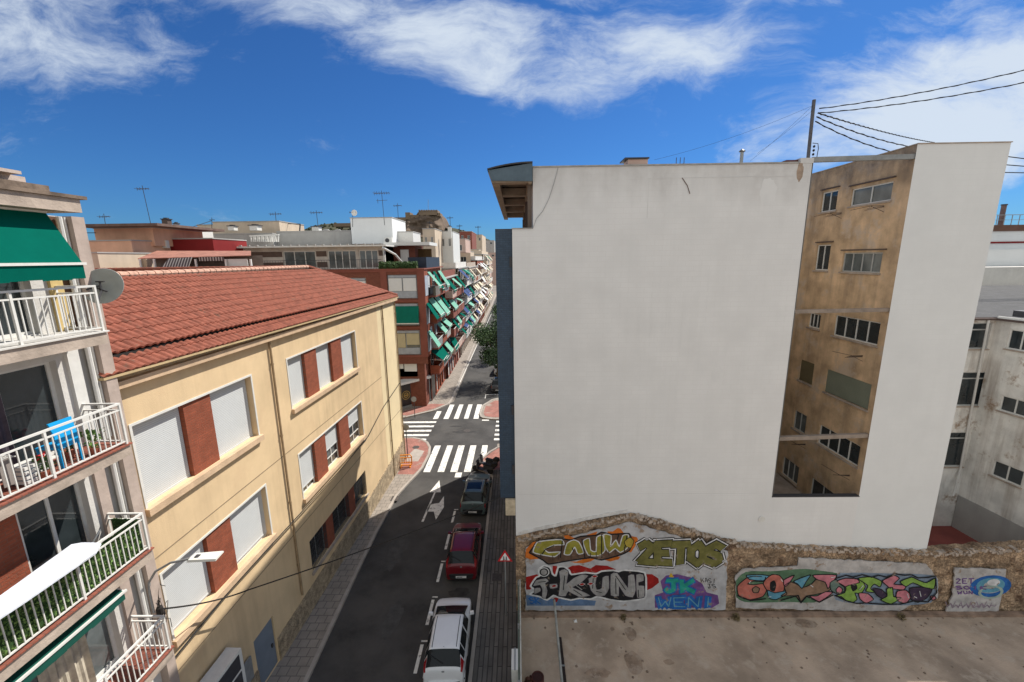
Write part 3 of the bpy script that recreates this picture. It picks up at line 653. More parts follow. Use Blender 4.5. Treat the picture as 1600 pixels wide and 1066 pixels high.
for k,(px,py,w_,h_) in enumerate(((1200,300,.3,.5),(905,640,.35,.3),(1120,590,.25,.5),(868,470,.3,.25),(1250,268,.12,.35))):
    c=atY(px,py,YW); panelp=[(c.x+w_*(math.cos(t_)+.25*noise.noise(Vector((t_*2,k,0)))),YW-.0025,c.z+h_*(math.sin(t_)+.25*noise.noise(Vector((t_*2,k,5))))) for t_ in [2*math.pi*i/26 for i in range(26)]]
    m_=MB(); m_.add(panelp,[tuple(range(26))]); m_.build('repair_patch',mat('repainted_patch',(.695,.69,.675),.9,.03,2) if k<4 else mat('rust_stain',(.33,.25,.19),.9,.3,4),wb)
# wires hanging on white face
m_=MB()
pts=[atY(872,262,YW-.02),atY(866,285,YW-.02),atY(858,310,YW-.02),atY(848,330,YW-.02),atY(838,342,YW-.02),atY(833,356,YW-.02),atY(800,358,YW-.02)]
m_.tube(pts,.008,6); tag(m_.build('wall_cable',GMET),'thin grey cable drooping across the white wall top left','cable')
m_=MB(); m_.tube([atY(1066,278,YW-.02),atY(1074,290,YW-.02),atY(1078,303,YW-.02)],.012,6); tag(m_.build('bent_rod',mat('rusty_iron',(.12,.07,.05),.9,.3,8)),'short bent rusty rod stuck in the upper white wall','rod')
m_=MB(); c=atY(1190,811,YW); m_.lathe((c.x,YW-.03,c.z),[(.14,0),(.14,.03),(.0,.03)],14,'y'); m_.lathe((c.x,YW-.035,c.z),[(.06,0),(.05,.02),(.0,.02)],10,'y'); tag(m_.build('round_vent',WMET),'small round vent cap low on the white wall','vent')
# ---- tan wing with light well
tw=thing('light_well_building','stained tan building wing with a white end wall beside the light well','building',(16,20,0))
m_=MB(); cells(PWY,14.62,17.97,0,19.87,[],mb=m_); m_.build('end_wall',WHITE2,tw)
TX=14.65
PT=pX(TX,-1)
TW=[(20.05,21.05,17.95,18.86),(17.2,19.25,18.02,18.74),(20.04,20.95,15.22,16.42),(17.17,19.22,15.2,16.03),(20.08,20.88,12.4,13.12),(16.75,19.18,12.28,13.24),(20.08,21.06,9.57,10.66),(16.7,19.2,9.53,10.65),(20.12,21.06,6.9,7.92),(16.75,19.2,6.9,7.88),(20.18,21.5,4.0,5.05),(16.9,19.23,3.4,5.04)]
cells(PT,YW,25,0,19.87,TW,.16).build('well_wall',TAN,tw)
m_=MB(); m_.box(TX+.35,17.9,YW+.05,25,0,19.5); m_.build('core',DARK,tw)
m_=MB(); m_.quad((17.97,YW,0),(17.97,31,0),(17.97,31,19.87),(17.97,YW,19.87)); m_.quad((TX,31,0),(17.97,31,0),(17.97,31,19.87),(TX,31,19.87)); m_.quad((TX,YW,19.87),(17.97,YW,19.87),(17.97,31,19.87),(TX,31,19.87)); m_.quad((TX,25,0),(TX,31,0),(TX,31,19.87),(TX,25,19.87)); m_.build('outer_walls',WHITE2,tw)  # unseen rear of the wing carried back to keep sun off the lot
m_=MB(); m_.box(TX-.03,TX+.2,YW+.25,25,19.873,19.9); m_.box(TX-.03,18.0,YW-.03,YW+.25,19.873,19.905); m_.build('roof_edge',CONC,tw)
BRWN=mat('brown_aluminium_frame',(.10,.07,.055),.6,.1,4); GRF=mat('grey_aluminium_frame',(.42,.42,.40),.5,.1,4)
def tww(i,n,fm,gm=GLASS,sh=0,sm=None,sill=CONC,label=None,fw=.05):
    a,b,c,d=TW[i]; return window(tw,PT,a,b,c,d,.11,n,fm,gm,sh,sm,fw,sill,label=label)
tww(0,2,WMET); tww(1,2,WMET,GLASSG); tww(2,2,WMET); tww(3,4,GRF,GLASSG); tww(4,3,WMET); tww(5,4,WMET)
tww(6,1,BRWN,GLASS,.99,OLROLL,label='small window with olive shutter closed'); tww(7,2,BRWN,GLASS,.97,GROLL,label='wide window with grey green shutters down')
tww(8,2,GRF,GLASSG); tww(9,4,WMET,GLASS); tww(10,3,WMET,GLASSG); tww(11,3,WMET)
# window hoods, racks
for (a,b,z) in ((17.1,19.35,18.86),(19.95,21.1,18.96),(19.9,21.0,16.52),(17.0,19.3,16.12)):
    m_=MB(); m_.pbox(PT,a,b,z,z+.05,-.09,.0); m_.build('window_hood',BRWN,tw)
for (a,z) in ((17.3,11.75),(17.0,6.4),(19.9,6.5),(17.4,17.85),(19.6,17.8)):
    m_=MB(); 
    for k in range(4): m_.bar((TX-.05,a,z-.02*k),(TX-.55,a+.1*k,z-.05*k),.015)
    m_.bar((TX-.02,a,z-.25),(TX-.5,a+.1,z),.015); m_.bar((TX-.5,a,z),(TX-.5,a+1.1,z-.06),.015); m_.build('clothes_line_bracket',mat('rusty_bracket',(.07,.05,.04),.9),tw)
for pa,pb,w_ in (((1272,250),(1434,245),.17),((1249,487),(1393,484),.14),((1223,685),(1359,680),.16)):
    a=atY(*pa,YW+.12);b=atY(*pb,YW+.12); m_=MB(); m_.bar((10.94,YW+.12,a.z),(TX,YW+.12,b.z),w_,w_)
    tag(m_.build('tie_beam',mat('grey_steel_beam',(.26,.27,.27) if w_==.17 else (.24,.2,.17),.7,.15,3) if w_==.17 else mat('dusty_beam',(.27,.22,.18),.8,.2,3)),{.17:'grey steel beam across the top of the light well',.14:'middle beam spanning the light well below the half open window',.16:'lowest beam spanning the light well above the wall opening'}[w_],'beam','beams spanning the light well')
m_=MB(); m_.box(10.96,TX-.01,YW+.02,25,3.6,3.85); m_.quad((10.96,24.9,0),(TX-.01,24.9,0),(TX-.01,24.9,19.2),(10.96,24.9,19.2)); m_.build('well_floor_and_hidden_wall',CONC,tw)  # floor plus unseen back wall, raised to keep sun off the lot
m_=MB(); m_.pbox(PT,YW+.1,24,3.85,5.6,-.02,-.002); 
m_=MB(); m_.box(10.94,TX,YW-.005,YW+.22,5.703,5.74); m_.build('opening_ledge',DMET,tw)
for k,(x,y) in enumerate(((12.2,21.0),(12.9,20.6),(13.5,21.2))):
    pot(x,y,3.86,.22,['left red flowered pot on the light well floor','middle red flowered pot on the light well floor','right red flowered pot on the light well floor'][k],LEAF[0],.6,REDF,'flower pots in the light well')
# ---- rubble wall with gable outline
prof=[(-.2,3.86),(.6,4.1),(2.0,4.42),(3.4,4.75),(4.84,5.03),(6.3,4.62),(7.9,4.1),(9.56,3.59),(12,3.42),(14.5,3.28),(17.97,3.12),(18.2,3.1),(22,3.35),(30,3.4),(45,3.4)]
def gz(x):
    for (a,za),(b,zb) in zip(prof,prof[1:]):
        if a<=x<=b: return za+(zb-za)*(x-a)/(b-a)
    return prof[0][1]
YG=16.24
rw=thing('ruined_wall','ruined stone wall with gable outline below the white wall','wall',(8,16.3,0))
m_=MB(); nx=560; xs=[-.2+i*45.2/nx if False else -.2+i*.06 for i in range(int(24/.06)+1)]; nz=64
vs=[];fs=[]
for i,x in enumerate(xs):
    top=gz(x)+.10*noise.noise(Vector((x*2.2,0,5)))+.05*noise.noise(Vector((x*9,0,1)))
    for j in range(nz+1):
        z=top*j/nz; e=.07*noise.noise(Vector((x*2.5,z*2.5,3)))+.045*noise.noise(Vector((x*7,z*7,1)))
        vs.append((x,YG-e,z))
    vs.append((x,YW-.003 if x<17.97 else YW+.3,top-.01))
k_=nz+2
for i in range(len(xs)-1):
    for j in range(k_-1): fs.append((i*k_+j,(i+1)*k_+j,(i+1)*k_+j+1,i*k_+j+1))
m_.add(vs,fs); m_.build('rubble_masonry',RUBBLE,rw)
m_=MB(); m_.box(23.8,45,YG,YW+.3,0,3.4); m_.build('far_masonry',RUBBLE,rw)
# crumbly course along the gable line
m_=MB(); rg=random.Random(5); x=-.1
while x<23.5:
    w_=rg.uniform(.05,.2); z=gz(x)+rg.uniform(-.16,.0); h=rg.uniform(.03,.1); y_=YG-rg.uniform(.0,.1); t_=rg.uniform(-.04,.04)
    m_.hexa([(x+rg.uniform(0,.03),y_,z-h),(x+w_,y_+.02,z-h+t_),(x+w_,YW-.01,z-h+t_),(x,YW-.01,z-h),(x,y_+rg.uniform(0,.04),z+rg.uniform(0,.05)),(x+w_-rg.uniform(0,.04),y_,z+t_+rg.uniform(0,.05)),(x+w_,YW-.01,z+t_+.02),(x,YW-.01,z+.02)]); x+=w_*rg.uniform(.35,.8)
m_.build('broken_coping',mat('pale_broken_plaster',(.40,.33,.27),.95,.35,3,.6),rw)
m_=MB(); x=0.1; pts=[]
m_=MB()
for (a,b) in ((0,4.7),):
    n=30
    for i in range(n):
        x0=a+(b-a)*i/n;x1=a+(b-a)*(i+1)/n; t0=.16+.05*noise.noise(Vector((x0*3,0,0)));t1=.16+.05*noise.noise(Vector((x1*3,0,0)))
        m_.hexa([(x0,YW-.05,gz(x0)+.02),(x1,YW-.05,gz(x1)+.02),(x1,YW-.001,gz(x1)+.02),(x0,YW-.001,gz(x0)+.02),(x0,YW-.03,gz(x0)+t0),(x1,YW-.03,gz(x1)+t1),(x1,YW-.001,gz(x1)+t1),(x0,YW-.001,gz(x0)+t0)])
m_.build('plaster_flashing',mat('white_flashing',(.6,.58,.55),.9,.15,4,.3),rw)
# plaster panels
YP=YG-.10
def panel(pts,name='plaster_panel',m2=PLAS,d=.05,y=None):
    y=YP if y is None else y
    # jitter outline
    out=[]
    for i in range(len(pts)):
        a=Vector(pts[i]);b=Vector(pts[(i+1)%len(pts)]);n=max(1,int((b-a).length/.18))
        for k in range(n):
            p=a.lerp(b,k/n); j=.035 if k else .01
            out.append((p.x+rg.uniform(-j,j),p.y+rg.uniform(-j,j)))
    mb=MB(); mb.extr([(x,y,z) for x,z in out],(0,d,0)); return mb.build(name,m2,rw)
def XZ(px,py): v=atY(px,py,YP); return (v.x,v.z)
LPL=mat('dirty_white_plaster',(.42,.40,.385),.9,.22,2.5,.4,12,spots=(1.8,.57,.06,(.26,.19,.14)),streak=.4,streakcol=(.3,.25,.2))
panel([XZ(821,954),XZ(1134,953),XZ(1137,862),XZ(985,816),XZ(960,822),XZ(822,856)])
panel([XZ(1150,950),XZ(1300,954),XZ(1405,955),XZ(1425,945),XZ(1465,935),XZ(1466,905),XZ(1448,882),XZ(1315,875),XZ(1248,872),XZ(1246,885),XZ(1160,890),XZ(1149,900)],m2=LPL)
panel([XZ(1478,957),XZ(1560,955),XZ(1572,890),XZ(1492,888),XZ(1489,930)],m2=LPL)
# paved strip under wall: low kerb line
m_=MB(); m_.box(0,24,YG-.3,YG-.08,.05,.16); m_.build('wall_footing',mat('stained_footing',(.26,.18,.13),.95,.35,2,.4),rw)
# ---- graffiti
def gm(n,c): return mat('spray_'+n,tuple(x*.85 for x in c),.8,.25,3,spots=(3.,.60,.06,(.24,.19,.15)))
class GB:
    """flat paint strokes; every piece gets its own tiny step so none coincide"""
    k=0
def stroke(mb,pts,w,y,step=.00015):
    pts=[Vector((p[0],p[1])) for p in pts]
    for a,b in zip(pts,pts[1:]):
        d=(b-a); 
        if d.length<1e-5: continue
        d.normalize(); n=Vector((-d.y,d.x))*w/2; e=d*w*.34
        GB.k+=1; yy=y-step*(GB.k%12)
        q=[a-n-e,a+n-e*.4,b+n+e*.4,b-n+e]
        mb.add([(p.x,yy,p.y) for p in q],[(0,1,2,3)])
LET={
'S':[[(.9,.85),(.5,1),(.1,.8),(.25,.55),(.8,.45),(.9,.2),(.5,0),(.05,.15)]],
'A':[[(0,0),(.35,1),(.6,1),(1,0)],[(.2,.35),(.8,.35)]],
'C':[[(.95,.8),(.5,1),(.1,.6),(.1,.3),(.5,0),(.95,.2)]],
'O':[[(.5,1),(.1,.7),(.1,.25),(.5,0),(.9,.25),(.9,.7),(.5,1)]],
'Q':[[(.5,1),(.1,.7),(.1,.25),(.5,0),(.9,.25),(.9,.7),(.5,1)],[(.6,.3),(1,-.05)]],
'U':[[(.1,1),(.1,.25),(.45,0),(.85,.2),(.9,1)]],
'W':[[(0,1),(.2,0),(.5,.6),(.8,0),(1,1)]],
'2':[[(.1,.8),(.5,1),(.9,.75),(.1,.05),(1,.0)]],
'E':[[(.9,1),(.1,.95),(.1,.02),(.95,0)],[(.1,.5),(.75,.5)]],
'T':[[(0,.95),(1,1)],[(.5,.95),(.45,0)]],
'i':[[(.3,.62),(.55,.62),(.5,0)],[(.2,.35),(.5,.3)]],
'-':[[(.1,.45),(.9,.5)]],
'K':[[(.1,1),(.15,0)],[(.95,1),(.2,.45),(1,0)]],
'N':[[(.05,0),(.1,1),(.85,0),(.95,1)]],
'J':[[(.2,1),(.95,1)],[(.65,1),(.6,.15),(.3,0),(0,.25)]],
'I':[[(.5,1),(.5,0)]],
'P':[[(.1,0),(.15,1),(.8,.95),(.85,.6),(.2,.45)]],
'R':[[(.1,0),(.15,1),(.8,.9),(.75,.6),(.2,.5),(.9,0)]],
}
def word(txt,x0,x1,z0,z1,layers,w,y,slope=0,lean=.0,gap=.0,alt=None,ext=.0):
    n=len(txt); cw=(x1-x0)/n; 
    for li,(col,dw) in enumerate(layers):
        mb=MB(); mb2=MB()
        for i,c in enumerate(txt):
            for pl in LET[c]:
                pts=[]
                for (u,v) in pl:
                    X=x0+cw*i+cw*(gap/2+u*(1-gap)); Z=z0+(z1-z0)*v+slope*(X-x0)
                    X+=lean*(v-.5)*(z1-z0)+.04*math.sin(7*i+v*5); pts.append((X,Z))
                tgt=mb2 if (alt and li==len(layers)-1 and i in alt[1]) else mb
                stroke(tgt,pts,w+dw,y-.003*li)
        mb.build('graffiti_'+'paint',col,rw)
        if mb2.v: mb2.build('graffiti_paint',alt[0],rw)
def blob(pts,col,y,name='graffiti_backdrop',px=True):
    P_=[XZ(*p) for p in pts] if px else pts
    mb=MB(); mb.add([(x,y,z) for x,z in P_],[tuple(range(len(P_)))]); bm=None
    return mb.build(name,col,rw)
Z6=lambda x,y:(1120+x/3.333,820+y/3.333)
BLK=gm('black',(.012,.012,.014)); SWH=gm('white',(.68,.68,.68)); OLV=gm('olive',(.30,.27,.04)); OL2=gm('dark_olive',(.17,.16,.045)); ORG=gm('orange',(.62,.16,.02)); RED=gm('red',(.33,.012,.01)); SIL=gm('silver',(.34,.33,.32)); TEA=gm('teal',(.02,.33,.26)); PUR=gm('purple',(.16,.07,.24)); BLU=gm('blue',(.02,.13,.42)); BRN=gm('brown',(.13,.075,.05)); PNK=gm('pink',(.58,.2,.24)); GRN=gm('green',(.25,.42,.08)); SAL=gm('salmon',(.52,.16,.12)); CYA=gm('cyan',(.12,.33,.45)); YLO=gm('yellow',(.6,.38,.03))
y0=YP-.004
def flames(lst,col,y):
    for f in lst: blob([(a+800*0,b) for a,b in f],col,y)
Z5=lambda x,y:(800+x/4.571,790+y/4.571)
def zb(l,col,y): return blob([Z5(*p) for p in l],col,y)
# orange and red flames behind the upper left and lower left pieces
zb([(95,370),(100,310),(150,260),(185,255),(170,300),(150,340),(200,380),(130,385)],ORG,y0)
zb([(370,215),(400,210),(440,230),(480,225),(520,215),(610,185),(600,210),(520,250),(420,260),(380,240)],ORG,y0)
zb([(680,185),(720,185),(755,160),(775,165),(800,200),(740,215),(690,205)],ORG,y0-.0006)
zb([(820,225),(850,218),(890,225),(900,240),(880,290),(850,335),(830,330),(845,290),(825,260)],ORG,y0-.0006)
zb([(415,400),(460,400),(520,380),(600,378),(560,400),(510,412),(450,410)],ORG,y0)
zb([(650,385),(700,360),(775,365),(760,385),(700,400)],ORG,y0)
zb([(390,450),(430,430),(480,425),(560,450),(600,425),(680,430),(740,455),(730,500),(420,500)],RED,y0-.0012)
zb([(100,510),(180,490),(200,520),(130,600),(100,600)],RED,y0-.0012)
zb([(940,490),(1000,490),(1045,520),(1050,550),(1000,590),(950,610)],RED,y0-.0012)
zb([(290,430),(320,430),(330,480),(290,500)],RED,y0-.0012)
zb([(300,660),(340,650),(320,690),(300,690)],RED,y0-.0014)
zb([(100,640),(200,640),(300,670),(400,660),(600,680),(590,715),(105,715)],gm('pale_blue',(.12,.2,.34)),y0-.0009)
def W5(txt,a,b,**k):
    (x0,z1),(x1,z0)=[XZ(*Z5(*p)) for p in (a,b)]
    word(txt,x0,x1,z0,z1,**k)
W5('2ETOS',(905,265),(1500,400),layers=[(BLK,.28),(SWH,.20),(BLK,.09),(OL2,0)],w=.33,y=y0-.004,slope=-.03,gap=.1)
Z8=lambda x,y:(1140+x/4.706,880+y/4.706)
BR2=gm('earth_brown',(.27,.17,.11)); DPU=gm('dark_purple',(.05,.03,.06)); SL2=gm('light_silver',(.40,.39,.38)); PGR=gm('grey_green',(.14,.2,.17))
def trace(Zf,pts,fill,k,ow=.035,oc=None,dens=3,wig=0):
    """one painted shape: smooth filled outline plus a sprayed contour line"""
    P_=[Vector(XZ(*Zf(*p))) for p in pts]; n=len(P_); out=[]
    for i in range(n):
        p0,p1,p2,p3=P_[i-1],P_[i],P_[(i+1)%n],P_[(i+2)%n]
        for q in range(dens):
            t=q/dens; c_=.5*((2*p1)+(p2-p0)*t+(2*p0-5*p1+4*p2-p3)*t*t+(3*p1-p0-3*p2+p3)*t**3); out.append(p1.lerp(p2,t)*.45+c_*.55)
    y=y0-.004-.0028*k
    if fill: m_=MB(); m_.add([(p.x,y,p.y) for p in out],[tuple(range(len(out)))]); m_.build('graffiti_paint',fill,rw)
    if ow: m_=MB(); stroke(m_,[tuple(p) for p in out]+[tuple(out[0])],ow,y-.0012,.00009); m_.build('graffiti_outline',oc or BLK,rw)
def line(Zf,pts,col,w,k):
    m_=MB(); stroke(m_,[XZ(*Zf(*p)) for p in pts],w,y0-.004-.0028*k,.00009); m_.build('graffiti_outline',col,rw)
# upper left piece
trace(Z5,[(125,335),(150,300),(190,250),(350,236),(420,246),(490,220),(600,212),(640,190),(710,205),(835,200),(855,260),(840,318),(780,350),(640,388),(560,372),(380,398),(262,418),(225,392),(150,350)],BRN,0,.07,BLK)
C_=[(178,262),(250,248),(352,242),(372,278),(300,282),(236,312),(262,334),(345,330),(305,364),(222,352),(150,332)]
trace(Z5,C_,OLV,2,.05,SWH); line(Z5,[(215,345),(240,310),(300,285)],BLK,.05,3)
for P_ in ([(372,345),(392,268),(440,244),(480,262),(512,335),(470,345),(448,296),(414,350)],[(505,256),(552,232),(562,316),(600,326),(604,226),(650,212),(664,318),(622,356),(544,352)],[(655,205),(708,214),(704,290),(742,244),(766,292),(790,214),(832,210),(824,300),(772,334),(736,306),(694,336),(664,290)]): trace(Z5,P_,OLV,2,.045,SWH)
for p,q in (((360,250),(345,370)),((500,240),(520,370)),((640,200),(640,370)),((760,210),(752,240)),((820,215),(800,330)),((430,300),(440,325))): line(Z5,[p,q],BLK,.045,4)
for k,(x_,z_) in enumerate(((205,372),(290,380),(330,375),(420,372),(470,368),(560,362),(600,358),(690,345),(740,338),(800,320))): line(Z5,[(x_,z_-26),(x_+2,z_+10)],gm('dark_brown',(.07,.045,.035)),.03,4)
trace(Z5,[(800,255),(840,225),(870,250),(850,300),(815,290)],gm('mustard',(.42,.32,.05)),5,.03,BLK)
# silver piece
trace(Z5,[(132,575),(170,515),(198,500),(190,455),(228,428),(272,440),(290,488),(312,500),(330,440),(372,436),(408,462),(425,492),(520,478),(600,486),(640,468),(722,462),(762,470),(800,460),(948,478),(958,600),(948,662),(800,684),(700,672),(610,650),(560,668),(480,662),(420,674),(330,655),(296,642),(250,674),(196,650),(128,634),(168,604)],BLK,0,.08,SWH)
for P_ in ([(150,575),(172,532),(242,518),(262,540),(238,556),(254,606),(240,662),(214,655),(216,600),(200,566)],
 [(336,470),(376,452),(404,474),(390,556),(440,516),(500,490),(546,500),(486,556),(434,582),(505,612),(560,642),(478,652),(402,612),(384,646),(330,642),(348,560)],
 [(545,520),(604,498),(596,560),(606,598),(640,588),(646,512),(690,500),(694,590),(662,642),(604,645),(562,604)],
 [(704,490),(752,480),(826,584),(828,500),(872,492),(884,600),(862,654),(808,642),(764,576),(764,645),(704,640)],
 [(886,492),(938,492),(940,536),(904,548),(906,570),(944,572),(946,650),(892,656)],
 [(160,590),(200,585),(205,610),(160,632)],[(268,560),(322,556),(324,586),(274,592)]): trace(Z5,P_,SIL,2,.02,DPU,2)
for l in ([(350,480),(340,630)],[(420,540),(500,600)],[(560,540),(590,520)],[(655,520),(668,620)],[(720,500),(790,600)],[(850,510),(862,630)],[(910,500),(918,530)],[(920,590),(925,640)],[(230,560),(232,640)],[(460,520),(520,500)]): line(Z5,l,SL2,.03,4)
for l in ([(376,500),(366,600)],[(440,600),(500,640)],[(600,610),(640,620)],[(740,520),(742,630)],[(740,500),(810,600)],[(190,545),(240,540)],[(900,600),(902,650)],[(580,510),(575,590)]): line(Z5,l,BLK,.035,5)
for c_ in ((500,562),(560,558),(590,506),(300,574)): trace(Z5,[(c_[0]-22,c_[1]),(c_[0],c_[1]-12),(c_[0]+22,c_[1]-4),(c_[0],c_[1]+8)],RED,5,.015,SWH,2)
# multicoloured piece
trace(Z8,[(50,130),(90,80),(160,58),(300,62),(420,50),(560,42),(700,60),(790,75),(780,120),(700,240),(620,290),(420,285),(240,290),(110,285),(50,250)],gm('mossy_green',(.10,.19,.11)),-1,0)
trace(Z8,[(740,100),(900,70),(1150,75),(1400,80),(1520,100),(1530,200),(1480,290),(1300,310),(1000,305),(780,270)],gm('pale_blue_haze',(.22,.28,.36)),-1,0)
shapes=[([(55,170),(118,112),(168,96),(262,100),(246,134),(172,132),(130,152),(182,158),(246,150),(272,192),(244,244),(150,268),(68,244)],SAL),
([(122,88),(240,84),(296,96),(244,128),(148,120)],CYA),([(165,190),(190,170),(218,185),(208,215),(175,215)],BR2),
([(268,112),(312,82),(364,88),(398,130),(400,192),(372,236),(318,244),(276,204),(246,150)],SAL),([(300,142),(326,128),(338,160),(326,204),(300,192)],BLK),([(276,196),(330,216),(404,204),(418,226),(340,266),(288,254)],CYA),
([(400,165),(452,136),(540,176),(602,150),(640,112),(704,104),(756,170),(722,204),(640,226),(562,240),(520,284),(480,238),(376,240),(412,212)],BR2),
([(396,122),(474,86),(432,150),(402,172)],PNK),([(468,132),(520,108),(594,84),(562,132),(530,184),(498,150)],CYA),([(608,88),(664,82),(786,86),(744,150),(720,186),(700,138),(640,118)],PNK),([(586,240),(642,238),(702,208),(756,214),(662,280),(618,262)],PNK),
([(736,142),(780,118),(834,158),(842,202),(790,224),(742,196)],PGR),([(780,190),(802,168),(828,190),(816,216),(784,212)],PNK),
([(786,132),(850,108),(962,116),(994,170),(962,222),(918,216),(934,262),(900,286),(856,274),(816,242),(772,238),(842,214),(850,172)],GRN),([(786,130),(850,108),(934,114),(950,140),(872,160),(840,172)],PNK),([(890,160),(922,148),(932,182),(904,202)],BLK),
([(938,108),(1042,98),(1114,130),(1102,172),(1060,150),(1032,182),(1064,212),(998,204),(1012,160)],GRN),([(946,216),(1012,220),(1054,262),(1000,290),(956,262)],PNK),([(1050,180),(1112,190),(1154,232),(1120,256),(1078,232)],DPU),
([(1118,126),(1204,86),(1244,108),(1202,150),(1294,160),(1272,192),(1180,182),(1150,160)],PNK),([(1150,186),(1192,174),(1202,242),(1256,250),(1182,296),(1106,266),(1152,240)],GRN),([(1228,202),(1292,194),(1330,240),(1292,290),(1238,278),(1218,240)],PNK),
([(1318,180),(1400,172),(1484,188),(1444,252),(1380,284),(1328,262)],DPU),([(1248,132),(1332,98),(1382,120),(1442,140),(1506,106),(1496,184),(1420,172),(1342,140),(1290,168)],GRN),([(1470,240),(1500,236),(1512,256),(1485,268)],PNK)]
for k_,(p_,f_) in enumerate(shapes): trace(Z8,p_,f_,1+k_*.45,.045,BLK)
for l in ([(780,106),(850,84),(905,98),(970,80),(1040,98),(1090,84),(1150,98),(1210,74),(1280,84),(1330,80),(1380,104),(1450,100),(1512,88)],[(55,232),(150,270),(262,256)],[(366,270),(500,232),(520,286),(562,238),(655,282),(756,228)],[(770,232),(850,270),(932,292),(1002,288),(1130,298),(1252,296),(1352,272),(1452,280),(1516,212),(1506,100)]): line(Z8,l,BLK,.06,14)
for l in ([(140,140),(150,128)],[(372,110),(385,130)],[(280,244),(300,240)],[(740,100),(770,96)],[(950,190),(975,160)],[(1300,220),(1310,250)],[(590,155),(608,170)],[(1390,200),(1400,240)],[(1350,240),(1370,250)]): line(Z8,l,SWH,.03,14.5)
m_=MB(); c=XZ(*Z5(228,473)); m_.lathe((c[0],y0-.018,c[1]),[(.24,0),(.24,.002),(0,.002)],18,'y'); m_.build('graffiti_paint',SWH,rw)
m_=MB(); m_.lathe((c[0],y0-.021,c[1]),[(.2,0),(.2,.002),(0,.002)],18,'y'); m_.build('graffiti_paint',BLK,rw)
m_=MB(); m_.lathe((c[0],y0-.024,c[1]),[(.14,0),(.14,.002),(0,.002)],18,'y'); m_.build('graffiti_paint',SIL,rw)
zb([(1060,540),(1100,500),(1180,490),(1300,520),(1360,560),(1390,620),(1470,640),(1480,700),(1430,730),(1020,730),(1020,640),(1080,620)],PUR,y0)
zb([(1120,510),(1135,480),(1160,515)],YLO,y0-.002)
W5('JK',(1090,535),(1300,615),layers=[(BLU,.14),(TEA,0)],w=.19,y=y0-.004,gap=.1)
W5('WENI',(1045,655),(1440,720),layers=[(BLU,.16),(CYA,-.09)],w=.14,y=y0-.012,gap=.1)
W5('KASI',(1350,515),(1450,545),layers=[(BLK,0)],w=.025,y=y0-.004,slope=-.1,gap=.2); W5('JS',(1395,560),(1455,590),layers=[(BLK,0)],w=.03,y=y0-.004,gap=.2)
W5('SK',(120,655),(200,700),layers=[(BLU,0)],w=.06,y=y0-.004,gap=.1)
def W6(txt,a,b,**k):
    (x0,z1),(x1,z0)=[XZ(*Z6(*p)) for p in (a,b)]; word(txt,x0,x1,z0,z1,**k)
blob([Z6(*p) for p in [(100,290),(150,245),(350,240),(500,235),(520,262),(300,265),(120,300),(105,380),(100,380)]],gm('dull_green',(.12,.22,.13)),y0)
blob([Z6(*p) for p in [(640,250),(900,255),(1130,275),(1150,330),(1000,300),(640,300)]],gm('pale_sky_blue',(.30,.37,.45)),y0)
for k,(cx,cy,r1,r2,cc) in enumerate(((1425,320,.9,.6,BLU),(1425,315,.62,.3,CYA),(1440,300,.28,0,SWH),(1425,350,.55,.42,gm('pale_mint',(.35,.45,.4))))):
    X_,Z_=XZ(*Z6(cx,cy)); m_=MB(); n=20
    for i in range(n):
        t0=2*math.pi*i/n;t1=2*math.pi*(i+1)/n
        m_.add([(X_+r1*math.cos(t0),y0-.002-.003*k,Z_+r1*.62*math.sin(t0)),(X_+r1*math.cos(t1),y0-.002-.003*k,Z_+r1*.62*math.sin(t1)),(X_+r2*math.cos(t1),y0-.002-.003*k,Z_+r2*.62*math.sin(t1)),(X_+r2*math.cos(t0),y0-.002-.003*k,Z_+r2*.62*math.sin(t0))],[(0,1,2,3)])
    m_.build('graffiti_paint',cc,rw)
W6('ZET'.replace('Z','2'),(1245,280),(1335,305),layers=[(PUR,0)],w=.05,y=y0-.004,gap=.2); W6('SOIK',(1240,318),(1400,335),layers=[(PUR,0)],w=.045,y=y0-.016,gap=.2); W6('WUN',(1255,345),(1330,360),layers=[(PUR,0)],w=.045,y=y0-.004,gap=.2)
for k in range(9):
    W6('W',(1195+k*27,400+k%3*8),(1240+k*27,425+k%2*8),layers=[(gm('dusty_mauve',(.30,.22,.28)),0)],w=.03,y=y0-.004)
# ------------------------------------------------------------------ LOT DETAILS
fn=thing('boundary_fence','narrow weathered metal fence along the lot edge','fence',(-.1,12,0))
m_=MB(); m_.box(-.11,-.07,-4,16.1,.12,1.9); m_.build('sheet_panels',mat('green_grey_sheet',(.11,.14,.11),.7,.3,1.5),fn)
m_=MB(); 
for z in (1.9,1.2): m_.tube([(-.02,-4,z),(-.02,16.1,z)],.025,8)
m_.build('rails',mat('pale_pipe',(.45,.46,.42),.6,.2,2),fn)
for y in (15.8,13.6,11.4,9.2): 
    m_=MB(); m_.bar((-.09,y,.0),(-.09,y,2.1),.07); m_.build('post',GMET,fn)
wbx=thing('utility_box','white ribbed utility box mounted on the lot fence','utility box',(-.3,12,1.0))
c=atY(801,1020,12.4)
m_=MB(); m_.box(-.35,-.12,11.95,12.75,1.2,1.9); m_.build('casing',WMET,wbx); m_=MB(); m_.box(-.25,-.2,11.93,12.77,1.903,1.93); m_.box(-.36,-.352,12.1,12.6,1.3,1.8); m_.build('ribs',GMET,wbx)
pl=thing('leaning_pole','grey pole leaning in the lot in front of the silver graffiti','pole',(1.3,13.2,0))
m_=MB(); m_.tube([atY(866,938,15.9),atY(879,1075,12.4)+Vector((0,0,0))],.05,10); m_.build('shaft',mat('grey_pole_paint',(.32,.32,.29),.7,.2,3),pl)
m_=MB(); m_.lathe(atY(866,938,15.9),[(.055,-.03),(.055,.03)],10); m_.build('end_cap',DMET,pl)
